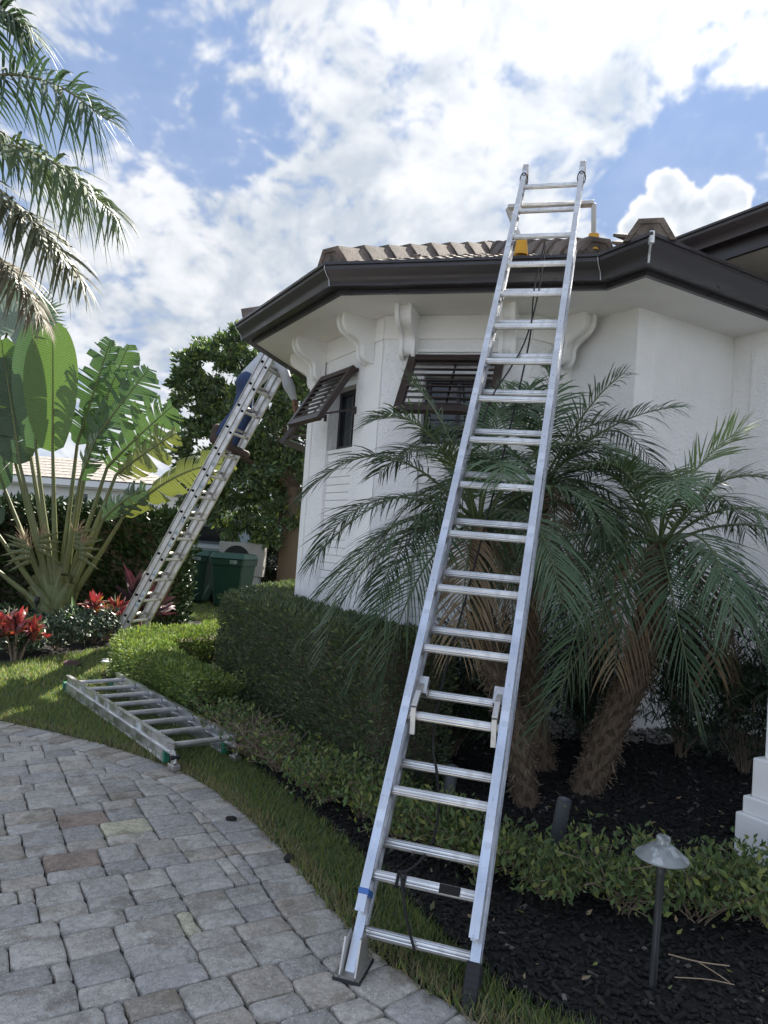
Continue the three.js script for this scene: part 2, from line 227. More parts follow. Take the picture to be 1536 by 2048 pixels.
  // field
  const U = 0.0585, put = (u0, v0, w, d) => { const q = (a, b) => [-0.97 + R[0] * a * U + C[0] * b * U, -2.23 + R[1] * a * U + C[1] * b * U]; let P = [q(u0, v0), q(u0 + w, v0), q(u0 + w, v0 + d), q(u0, v0 + d)]; const cx = (P[0][0] + P[2][0]) / 2, cz = (P[0][1] + P[2][1]) / 2;
    if (!inPoly(drivePoly, cx, cz) && !P.some(p => inPoly(drivePoly, p[0], p[1]))) return;
    const near = new Set(); for (const p of [...P, [cx, cz]]) { const k = polyDist(inner, p[0], p[1]); if (k.d < 0.4) near.add(k.i); }
    if (near.size) { const c = polyDist(inner, cx, cz).i; for (const i of new Set([c, ...near])) { const a = inner[Math.max(0, i - 3)], b = inner[Math.min(inner.length - 1, i + 4)]; const nx = -(b[1] - a[1]), nz = b[0] - a[0]; if (P.length > 2) P = clipHalf(P, inner[i][0], inner[i][1], nx, nz); } }
    if (P.length < 3 || Math.abs(area(P)) < 0.002) return; stones.push(P); };
  for (let v0 = -40; v0 < 80; v0 += 5) for (let u0 = -66; u0 < 54;) {
    const seg = [3, 4, 6, 7, 8][Math.floor(r() * 5)], flip = r() < 0.5, a = flip ? 2 : 3;
    const fill = (vv, d) => { let u = 0; while (u < seg) { let w = d === 3 ? (r() < 0.55 ? 3 : 4) : (r() < 0.5 ? 3 : 4); const left = seg - u; if (left <= 4) w = left; else if (left - w < 3 && left - w > 0) w = left === 6 ? 3 : left === 7 ? (w === 3 ? 3 : 4) : 4; put(u0 + u, v0 + vv, w, d); u += w; } };
    fill(0, a); fill(a, 5 - a); u0 += seg;
  }
  // the stones in view are pieces of their own; the rest of the field is one piece
  const seen = [], rest = []; const cp = Math.cos(2.4 * Math.PI / 180), sp = Math.sin(2.4 * Math.PI / 180), cr = Math.cos(4.1 * Math.PI / 180), sr = Math.sin(4.1 * Math.PI / 180);
  for (const P of stones) { const x = P.reduce((s, p) => s + p[0], 0) / P.length, z = P.reduce((s, p) => s + p[1], 0) / P.length; const y = -1.5, yc = cp * y + sp * z, zc = -sp * y + cp * z, xr = cr * x + sr * yc, yr = -sr * x + cr * yc; const ok = zc < -0.5 && Math.abs(xr / -zc) < 0.56 && Math.abs(yr / -zc) < 0.76; (ok ? seen : rest).push([P, Math.hypot(x, z)]); }
  seen.sort((a, b) => a[1] - b[1]); while (seen.length > 296) rest.push(seen.pop());
  for (const [P] of seen) obj('paver', stoneGeo(P), pick(), drive);
  const rs = rest.filter(q => q[1] < 7).map(q => stoneGeo(q[0])); const o = obj('outer_pavers', merge(rs), pc[0], drive); o.userData.kind = 'stuff';
  console.log('pavers seen', seen.length, 'rest', rs.length);
}

// ---------------------------------------------------------------- the white house: corner bay, eaves, roof, shutters
const house = thing('white_house', 'white stucco house with dark gutters, tiled hip roof and brown awning shutters', 'house');
const D60 = [0.5, 0.866], D15 = [0.966, 0.259], Dm = [0.866, -0.5];
const N60 = [-0.866, 0.5], N15 = [-0.259, 0.966], N105 = [-0.966, -0.259], Nm = [0.5, 0.866];
const cA = [-0.825, -7.33], cB = [-0.10, -6.07], cC1 = [1.078, -5.754], cC = [1.468, -5.979], cD = [1.80, -5.41], cE = [2.796, -5.985];
const SO = 3.4;                                   // soffit height
// offset lines of the five eaves; o = distance out from the wall
const faces = { FL: [cA, N105], L: [cA, N60], F: [cB, N15], CD: [cD, N60], DE: [cD, Nm] };
const extra = { FL: 0.07, L: 0.07, F: 0.07, CD: -0.02, DE: -0.03 };
function isect(f, g, o) { const [p, n] = faces[f], [q, m] = faces[g]; const a = p[0] * n[0] + p[1] * n[1] + o + (o > 0 ? extra[f] : extra[f]), b = q[0] * m[0] + q[1] * m[1] + o + extra[g], det = n[0] * m[1] - n[1] * m[0]; return [(a * m[1] - b * n[1]) / det, (n[0] * b - m[0] * a) / det]; }
const FLN = 2.15;
function eave(o) { const a = isect('FL', 'L', o), e = isect('CD', 'DE', o); return [[a[0] + 0.259 * FLN, a[1] - 0.966 * FLN], a, isect('L', 'F', o), isect('F', 'CD', o), e, [e[0] + 0.866 * 3.2, e[1] - 0.5 * 3.2]]; }
function sweep(profile, i, lineOf = eave) {       // profile [out, y] closed loop, swept along eave stretch i
  const pos = []; const P = profile.map(([o, y]) => { const l = lineOf(o); return [[l[i][0], y, l[i][1]], [l[i + 1][0], y, l[i + 1][1]]]; });
  for (let k = 0; k < P.length; k++) { const a = P[k], b = P[(k + 1) % P.length]; pos.push(...a[0], ...b[1], ...a[1], ...a[0], ...b[0], ...b[1]); }
  for (const s of [0, 1]) { const c = [0, 1, 2].map(j => P.reduce((q, p) => q + p[s][j], 0) / P.length); for (let k = 0; k < P.length; k++) { const a = P[k][s], b = P[(k + 1) % P.length][s]; if (s) pos.push(...a, ...b, ...c); else pos.push(...b, ...a, ...c); } }
  let g = fromTris(pos); return uvBox(toCreasedNormals(g, 0.5));
}
const gutterProfile = [[0.505, SO + 0.02], [0.598, SO + 0.02], [0.606, SO + 0.065], [0.622, SO + 0.085], [0.654, SO + 0.13], [0.656, SO + 0.155], [0.672, SO + 0.158], [0.672, SO + 0.178], [0.64, SO + 0.178], [0.638, SO + 0.14], [0.60, SO + 0.09], [0.586, SO + 0.034], [0.52, SO + 0.034], [0.52, SO + 0.19], [0.505, SO + 0.19]];
const fasciaProfile = [[0.47, SO - 0.012], [0.503, SO - 0.012], [0.503, SO + 0.2], [0.47, SO + 0.2]];
for (let i = 0; i < 5; i++) { obj('gutter', sweep(gutterProfile, i), M.gutter, house); obj('fascia', sweep(fasciaProfile, i), M.gutter, house); }
// mitre seals of the gutter
for (const c of [1, 2, 3, 4]) { const pts = [[0.60, SO + 0.016], [0.612, SO + 0.066], [0.63, SO + 0.085], [0.662, SO + 0.13], [0.664, SO + 0.155]].map(([o, y]) => { const l = eave(o)[c]; return V(l[0], y, l[1]); }); obj('mitre_seal', tube(pts, c === 4 ? 0.008 : 0.0035, 20, 6), M.seal, house); }
{ const l = eave(0.6)[4]; obj('corner_clip', rbox(l[0] - 0.03, l[0] + 0.0, SO + 0.11, SO + 0.19, l[1] + 0.05, l[1] + 0.09, 0.004), M.seal, house); }
// soffit
{ const l = eave(0.468); obj('soffit', slab([...l, [5.5, -8], [5.5, -11.6], [l[0][0] + 2.6, l[0][1] - 1.5]], SO - 0.002, SO + 0.03), M.soffit, house); }
// walls, each in its own frame: x along the wall as seen from outside, y up, z outward
function frame(P, d, n) { return basis(V(P[0], 0, P[1]), V(d[0], 0, d[1]), V(0, 1, 0), V(n[0], 0, n[1])); }
const fL = frame(cA, D60, N60), fF = frame(cB, D15, N15), fR = frame(cC1, Dm, Nm), fCD = frame(cC, D60, N60), fDE = frame(cD, Dm, Nm), fEF = frame(cE, D60, N60), fFL = frame([cA[0] + 0.259 * 1.45, cA[1] - 0.966 * 1.45], [-0.259, 0.966], N105);
function part(name, g, m, f, parent = house) { g.applyMatrix4(f); return obj(name, g, m, parent); }
function wallWithBay(f, len, a, b, zs, parent) {       // piers, header, and a recess a..b holding window and boards
  const g = [box(0, a, 0, SO, -0.2, 0), box(b, len, 0, SO, -0.2, 0), box(a, b, 2.95, SO, -0.2, 0)];
  part('wall', merge(g), M.wall, f);
  part('recess_back', box(a, b, 0, 2.3, -0.2, -0.055), M.trim, f);
  for (let k = 0; k < 30; k++) { const y = 0.12 + k * 0.0725; part('siding_plank', rbox(a + 0.001, b - 0.001, y, y + 0.069, -0.053, -0.03, 0.004), M.trim, f); }
  part('window_sill', rbox(a + 0.001, b - 0.001, 2.3, 2.335, -0.19, -0.02, 0.004), M.trim, f);
  part('window_reveal', box(a + 0.001, b - 0.001, 2.9, 2.949, -0.19, -0.01), M.trim, f);
  const w = new THREE.Group(); w.name = 'window'; house.add(w);
  const fr = [box(a, a + 0.045, 2.336, 2.9, -0.16, -0.11), box(b - 0.045, b, 2.336, 2.9, -0.16, -0.11), box(a + 0.045, b - 0.045, 2.336, 2.38, -0.16, -0.11), box(a + 0.045, b - 0.045, 2.86, 2.9, -0.16, -0.11), box((a + b) / 2 - 0.015, (a + b) / 2 + 0.015, 2.38, 2.86, -0.155, -0.115)];
  part('window_frame', merge(fr), M.winFrame, f, w);
  part('pane', box(a + 0.045, (a + b) / 2 - 0.015, 2.38, 2.86, -0.145, -0.135), M.glass, f, w); part('pane', box((a + b) / 2 + 0.015, b - 0.045, 2.38, 2.86, -0.145, -0.135), M.glass, f, w);
}
wallWithBay(fL, 1.45, 0.46, 1.0);
wallWithBay(fF, 1.22, 0.36, 0.92);
part('wall', box(0, 0.45, 0, SO, -0.2, -0.002), M.wall, fR);
part('wall', box(0, 0.66, 0, SO, -0.2, 0), M.wall, fCD);
part('wall', box(-4.5, 0, 0, SO, -0.2, 0), M.wall, basis(V(cA[0] + 0.259 * 1.45, 0, cA[1] - 0.966 * 1.45), V(-0.866, 0, 0.5), V(0, 1, 0), V(-0.5, 0, -0.866)));
part('wall', box(0.002, 1.15, 0, SO, -0.2, -0.001), M.wall, fDE);
part('wall', box(0, 3.6, 0, SO, -0.2, 0), M.wall, fEF); part('wall', box(-1.5, 3.6, SO + 0.031, 4.12, -2.4, -2.2), M.wall, fEF);
part('wall_panel', rbox(0.17, 1.6, 0, 3.28, -0.01, 0.018, 0.006), M.wall, fEF);
part('wall', box(0, 1.45, 0, SO, -0.2, -0.001), M.wall, fFL);
// corner boards, frieze, water table
for (const [f, len] of [[fL, 1.45], [fF, 1.22], [fR, 0.45]]) { part('frieze_board', rbox(0.0, len, 3.2, SO - 0.003, 0, 0.014, 0.003), M.trim, f); }
part('corner_board', rbox(0.0, 0.11, 0.55, 3.197, 0, 0.011, 0.003), M.trim, fL); part('corner_board', rbox(1.17, 1.45, 0.55, 3.197, 0, 0.011, 0.003), M.trim, fL);
part('head_trim', rbox(0.18, 1.05, 3.09, 3.12, 0, 0.016, 0.003), M.trim, fF);
part('water_table', rbox(-0.02, 1.47, 0.42, 0.52, 0.0, 0.05, 0.008), M.trim, fL); part('water_table', rbox(-0.02, 1.24, 0.42, 0.52, 0.0, 0.045, 0.008), M.trim, fF);
part('plinth', rbox(-0.02, 1.47, 0, 0.419, 0.0, 0.03, 0.004), M.wall, fL);
// scroll brackets under the eave
{
  const s = new THREE.Shape(); s.moveTo(0, 0); s.lineTo(0, -0.34); s.bezierCurveTo(0.055, -0.35, 0.075, -0.31, 0.075, -0.27); s.bezierCurveTo(0.075, -0.2, 0.12, -0.17, 0.175, -0.15); s.bezierCurveTo(0.25, -0.12, 0.285, -0.08, 0.27, 0); s.closePath();
  const big = new THREE.ExtrudeGeometry(s, { depth: 0.062, bevelEnabled: true, bevelSize: 0.005, bevelThickness: 0.005, bevelSegments: 2, curveSegments: 14 }); big.translate(0, 0, -0.031);
  const s2 = new THREE.Shape(); s2.moveTo(0, 0); s2.lineTo(0, -0.37); s2.bezierCurveTo(0.08, -0.38, 0.098, -0.33, 0.098, -0.275); s2.bezierCurveTo(0.098, -0.215, 0.14, -0.195, 0.19, -0.172); s2.bezierCurveTo(0.28, -0.135, 0.315, -0.09, 0.30, 0); s2.closePath();
  const rib = new THREE.ExtrudeGeometry(s2, { depth: 0.024, bevelEnabled: true, bevelSize: 0.006, bevelThickness: 0.006, bevelSegments: 2, curveSegments: 14 });
  const a = rib.clone(); a.translate(0, 0, -0.062); const b = rib.clone(); b.translate(0, 0, 0.038);
  const shp = merge([big, a, b]); shp.rotateY(-Math.PI / 2); const backp = box(-0.075, 0.075, -0.33, 0, 0.0, 0.02); const G = uvBox(merge([shp, backp]));
  for (const [f, x] of [[fL, 0.27], [fL, 1.24], [fF, 0.225], [fF, 1.035], [fR, 0.3], [fFL, 1.22], [fFL, 0.3]]) { const g = G.clone(); g.translate(x, SO - 0.004, 0.0145); part('eave_bracket', g, M.trim, f); }
}
// bahama shutters: hinged at the head, propped out at the foot
function shutter(f, x0, x1, yTop, len, ang, label) {
  const s = new THREE.Group(); s.name = 'awning_shutter'; s.userData.label = label; house.add(s);
  const m = f.clone().multiply(new THREE.Matrix4().makeTranslation(0, yTop, 0.045)).multiply(new THREE.Matrix4().makeRotationX(-ang));   // local y from 0 down to -len, z = thickness
  const w = 0.065, t = 0.05, pt = (n, g) => { g.applyMatrix4(m); return obj(n, g, M.shutter, s); };
  pt('stile', rbox(x0, x0 + w, -len, 0, -t / 2, t / 2, 0.004)); pt('stile', rbox(x1 - w, x1, -len, 0, -t / 2, t / 2, 0.004));
  pt('rail', rbox(x0 + w, x1 - w, -w, 0, -t / 2 + 0.002, t / 2 - 0.002, 0.004)); pt('rail', rbox(x0 + w, x1 - w, -len, -len + w, -t / 2 + 0.002, t / 2 - 0.002, 0.004));
  const n = 8; for (let k = 0; k < n; k++) { const y = -w - (k + 0.5) * (len - 2 * w) / n, g = rbox(x0 + w - 0.004, x1 - w + 0.004, -0.004, 0.004, -0.027, 0.027, 0.003); g.rotateX(0.62); g.translate(0, y, 0); pt('slat', g); }
  pt('tilt_bar', rbox((x0 + x1) / 2 - 0.008, (x0 + x1) / 2 + 0.008, -len + w, -w, -0.035, -0.025, 0.002)); pt('hinge_bar', rbox(x0 + 0.03, x1 - 0.01, -0.012, 0.014, -0.05, -t / 2 - 0.001, 0.003));
  for (const x of [x0 + 0.035, x1 - 0.035]) { const a = V(x, -len * 0.86, -t / 2).applyMatrix4(m), b = V(x + 0.02, yTop - len * 0.62, 0.004).applyMatrix4(f); const g = bar(a, b, 0.016, 0.016); obj('prop_arm', g, M.shutter, s); const q = rbox(x + 0.005, x + 0.035, yTop - len * 0.62 - 0.045, yTop - len * 0.62 + 0.02, 0.001, 0.02, 0.003); q.applyMatrix4(f); obj('prop_bracket', q, M.shutter, s); }
}
shutter(fL, 0.36, 1.04, 3.035, 0.60, 0.55, 'brown slatted awning shutter seen edge-on over the left window');
shutter(fF, 0.24, 1.02, 3.045, 0.68, 0.66, 'wide brown slatted awning shutter facing the camera');
shutter(fFL, 0.3, 1.2, 2.98, 0.62, 0.6, 'brown awning shutter mostly hidden round the corner');
// roof: tiled planes rising from the eaves, angular caps on the hips
{
  const Y0 = SO + 0.15, O0 = 0.60, T = 0.43, hgt = o => Y0 + T * (O0 - o);
  const pA = isect('FL', 'L', O0), pB = isect('L', 'F', O0), pV = isect('F', 'CD', O0), pD = isect('CD', 'DE', O0);
  const apexD = 2.25, ap = isect('L', 'F', O0 - apexD), apex = V(ap[0], hgt(O0 - apexD), ap[1]);
  const P3 = (p, o = O0) => V(p[0], hgt(o), p[1]);
  const deck = [];
  const addPoly = pts => { const top = pts, bot = pts.map(p => V(p.x, p.y - 0.05, p.z)), pos = []; const tri = (a, b, c) => pos.push(a.x, a.y, a.z, b.x, b.y, b.z, c.x, c.y, c.z); for (let i = 1; i < pts.length - 1; i++) { tri(top[0], top[i], top[i + 1]); tri(bot[0], bot[i + 1], bot[i]); } for (let i = 0; i < pts.length; i++) { const j = (i + 1) % pts.length; tri(top[i], bot[i], bot[j]); tri(top[i], bot[j], top[j]); } deck.push(fromTris(pos)); };
  const pAe = isect('FL', 'L', O0 - 1.5);
  addPoly([P3(pA), P3(pB), apex, P3(pAe, O0 - 1.5)]);
  addPoly([P3(pB), P3(pV), apex]);
  addPoly([P3(pV), V(pV[0] + 0.866 * 2.4, Y0, pV[1] - 0.5 * 2.4), V(apex.x + 0.866 * 3, apex.y, apex.z - 1.5), apex]);
  const faR = [pA[0] + 0.259 * FLN, pA[1] - 0.966 * FLN], fq = V(faR[0], Y0, faR[1]); addPoly([fq, P3(pA), P3(pAe, O0 - 1.5), apex]); addPoly([fq, apex, V(apex.x + 3.4, apex.y, apex.z - 2), V(fq.x + 3.4, Y0, fq.z - 2)]);
  const hD = isect('CD', 'DE', O0 - 1.6), cdl = V(pV[0] - 0.4, Y0, pV[1] - 0.69);
  addPoly([cdl, P3(pD), P3(hD, O0 - 1.6), V(cdl.x + 0.866 * 1.6, hgt(O0 - 1.6), cdl.z - 0.8)]);
  addPoly([P3(pD), V(pD[0] + 0.866 * 3.2, Y0, pD[1] - 1.6), V(hD[0] + 0.866 * 3.2, hgt(O0 - 1.6), hD[1] - 1.6), P3(hD, O0 - 1.6)]);
  const rf = obj('roof', merge(deck), M.tiles[3], house);
  // field tiles
  const r = rngOf(77), tp = Math.atan(T); const prof = new THREE.Shape();
  { prof.moveTo(-0.148, 0); prof.lineTo(-0.148, 0.018); prof.bezierCurveTo(-0.12, 0.022, -0.11, 0.038, -0.075, 0.038); prof.bezierCurveTo(-0.04, 0.038, -0.03, 0.02, 0.0, 0.02); prof.bezierCurveTo(0.03, 0.02, 0.04, 0.038, 0.075, 0.038); prof.bezierCurveTo(0.11, 0.038, 0.12, 0.022, 0.148, 0.018); prof.lineTo(0.148, 0); prof.closePath(); }
  const tileG = uvBox(new THREE.ExtrudeGeometry(prof, { depth: 0.4, bevelEnabled: false, curveSegments: 3 })); tileG.translate(0, 0, -0.4);
  function tiles(p0, d, n, len, rows, inside) { for (let k = 0; k < rows; k++) for (let x = 0.15; x < len; x += 0.302) { const dl = k * 0.3, mx = p0[0] + d[0] * x - n[0] * (dl + 0.15), mz = p0[1] + d[1] * x - n[1] * (dl + 0.15); if (!inside(mx, mz)) continue;
    const g = new THREE.Mesh(tileG, M.tiles[Math.floor(r() * 4)]); const up = V(-n[0] * Math.cos(tp + 0.0), Math.sin(tp), -n[1] * Math.cos(tp)).normalize(), X = V(d[0], 0, d[1]), N = new THREE.Vector3().crossVectors(up.clone().negate(), X).normalize(); const o = V(p0[0] + d[0] * x - n[0] * (dl - 0.05), Y0 + T * (dl - 0.05) + 0.022 + r() * 0.004, p0[1] + d[1] * x - n[1] * (dl - 0.05));
    const rot = new THREE.Matrix4().makeRotationX(-0.035); g.matrixAutoUpdate = true; const m4 = basis(o, X, N, up.clone().negate()).multiply(rot); m4.decompose(g.position, g.quaternion, g.scale); g.name = 'roof_tile'; shade(g); house.add(g); } }
  const tri = (...P) => (x, z) => inPoly(P.map(p => p.x !== undefined ? [p.x, p.z] : p), x, z);
  tiles(pB, D15, N15, 2.4, 5, tri(pB, pV, apex)); tiles(pA, D60, N60, 2.3, 3, tri(pA, pB, apex, pAe));
  tiles([pV[0] - 0.2, pV[1] - 0.35], D60, N60, 1.1, 3, tri([pV[0] + 0.12, pV[1] + 0.1], pD, hD)); tiles(pD, Dm, Nm, 3.0, 3, tri(pD, [pD[0] + 2.8, pD[1] - 1.6], [hD[0] + 2.8, hD[1] - 1.6], hD));
  tiles(pV, Dm, Nm, 1.6, 6, tri(pV, [pV[0] + 1, pV[1] - 2.0], apex));
  // hip caps
  const cs = new THREE.Shape([[-0.16, -0.06], [-0.075, 0.072], [0.075, 0.072], [0.16, -0.06], [0.13, -0.06], [0.055, 0.045], [-0.055, 0.045], [-0.13, -0.06]].map(p => new THREE.Vector2(...p)));
  const capG = uvBox(new THREE.ExtrudeGeometry(cs, { depth: 0.40, bevelEnabled: true, bevelSize: 0.004, bevelThickness: 0.004, bevelSegments: 1 }));
  const endS = new THREE.Shape([[-0.15, -0.06], [-0.07, 0.066], [0.07, 0.066], [0.15, -0.06]].map(p => new THREE.Vector2(...p))); const endG = uvBox(new THREE.ExtrudeGeometry(endS, { depth: 0.03, bevelEnabled: false })); endG.translate(0, 0, 0.005);
  function caps(a, b, n, off = 0.0) { const d = b.clone().sub(a).normalize(), X = new THREE.Vector3().crossVectors(V(0, 1, 0), d).normalize(), N = new THREE.Vector3().crossVectors(d, X); for (let k = 0; k < n; k++) { const o = a.clone().addScaledVector(d, off + k * 0.325).addScaledVector(N, 0.075 + r() * 0.006); const c = obj('hip_cap', capG, M.tiles[Math.floor(r() * 3)], house); basis(o, X, N, d).multiply(new THREE.Matrix4().makeRotationX(0.11)).decompose(c.position, c.quaternion, c.scale); c.position.addScaledVector(N, 0.0); if (k === 0) { const e = obj('hip_end', endG, M.tiles[0], house); e.position.copy(c.position); e.quaternion.copy(c.quaternion); } } }
  caps(P3(pB), apex, 9, 0.03); caps(P3(pA), P3(pAe, O0 - 1.5), 5, 0.03); caps(P3(pV), apex, 9, 0.1); caps(P3(pD), P3(hD, O0 - 1.6), 5, 0.03);
}
// the higher roof over the entry, at the right
{
  const hy = 4.4 - 3.578, p0 = [2.30, -6.62], p1 = [4.2, -3.33]; const lineH = o => { const k = o - 0.66; return [[p0[0] + N60[0] * k, p0[1] + N60[1] * k], [p1[0] + N60[0] * k, p1[1] + N60[1] * k]]; };
  const up = pr => pr.map(([o, y]) => [o, y + hy]);
  obj('gutter', sweep(up(gutterProfile), 0, lineH), M.gutter, house); obj('fascia', sweep(up([[0.47, SO - 0.1], [0.503, SO - 0.1], [0.503, SO + 0.2], [0.47, SO + 0.2]]), 0, lineH), M.gutter, house);
  const a = lineH(0.468), b = lineH(-3); obj('soffit', slab([a[0], a[1], b[1], b[0]], SO + hy - 0.09, SO + hy - 0.05), M.soffit, house);
  const pos = [], q = lineH(0.6), w = lineH(-2.4), y0 = SO + hy + 0.19, y1 = y0 + 1.4; const A = [q[0][0], y0, q[0][1]], B = [q[1][0], y0, q[1][1]], Cc = [w[1][0], y1, w[1][1]], Dd = [w[0][0], y1, w[0][1]]; pos.push(...A, ...B, ...Cc, ...A, ...Cc, ...Dd); const dn = p => [p[0], p[1] - 0.06, p[2]]; pos.push(...dn(A), ...dn(Cc), ...dn(B), ...dn(A), ...dn(Dd), ...dn(Cc)); for (const [m, n] of [[A, B], [B, Cc], [Cc, Dd], [Dd, A]]) pos.push(...m, ...dn(m), ...dn(n), ...m, ...dn(n), ...n);
  obj('entry_roof', fromTris(pos), M.tiles[3], house);
}
// entry column with stepped plinth
{
  const f = basis(V(2.09, 0, -3.40), V(0.5, 0, 0.866), V(0, 1, 0), V(-0.866, 0, 0.5));
  for (const [n, h, y0, y1] of [['column_shaft', 0.17, 0.62, 4.2], ['column_plinth', 0.205, 0.44, 0.62], ['column_plinth', 0.23, 0.36, 0.44], ['column_plinth', 0.25, 0.0, 0.36]]) part(n, rbox(-h, h, y0, y1, -h, h, 0.008), M.trim, f);
}

// ---------------------------------------------------------------- ladders
function iProfile(dep, fl, web, t) { const h = dep / 2, w = fl / 2, b = web / 2; const s = new THREE.Shape([[-w, -h], [w, -h], [w, -h + t], [b, -h + t], [b, h - t], [w, h - t], [w, h], [-w, h], [-w, h - t], [-b, h - t], [-b, -h + t], [-w, -h + t]].map(p => new THREE.Vector2(...p))); return s; }
const rungShape = (() => { const s = []; for (let i = 0; i < 28; i++) { const a = i / 28 * Math.PI * 2, r = i % 2 ? 0.0172 : 0.0188; s.push(new THREE.Vector2(Math.cos(a) * r, Math.sin(a) * r * 0.92)); } return new THREE.Shape(s); })();
function ladderFrame(d, r) { const n = new THREE.Vector3().crossVectors(r, d).normalize(); return { d, r, n }; }
function section(T, fr, base, s0, s1, rungS, w, o, nameRail = 'side_rail') {   // base = point at s = 0 on the centre line; o = shift towards the climber
  const { d, r, n } = fr, at = (s, x, z) => base.clone().addScaledVector(d, s).addScaledVector(r, x).addScaledVector(n, o + z);
  const prof = iProfile(o.dep || 0.072, 0.034, 0.006, 0.006);
  const rails = [];
  for (const sd of [-1, 1]) { const g = uvBox(new THREE.ExtrudeGeometry(prof, { depth: s1 - s0, bevelEnabled: false })); g.applyMatrix4(basis(at(s0, sd * (w / 2 + 0.016), 0), new THREE.Vector3().crossVectors(n, d), n, d)); rails.push(obj(nameRail, g, T.mRail, T.g)); }
  const rg = uvBox(new THREE.ExtrudeGeometry(rungShape, { depth: w + 0.03, bevelEnabled: false }));
  for (const s of rungS) { const g = rg.clone(); g.applyMatrix4(basis(at(s, -w / 2 - 0.015, 0), d, new THREE.Vector3().crossVectors(r, d), r)); const q = obj('rung', g, T.mRung, T.g); }
  return { at, rails };
}
const collar = new THREE.CylinderGeometry(0.026, 0.026, 0.006, 16);
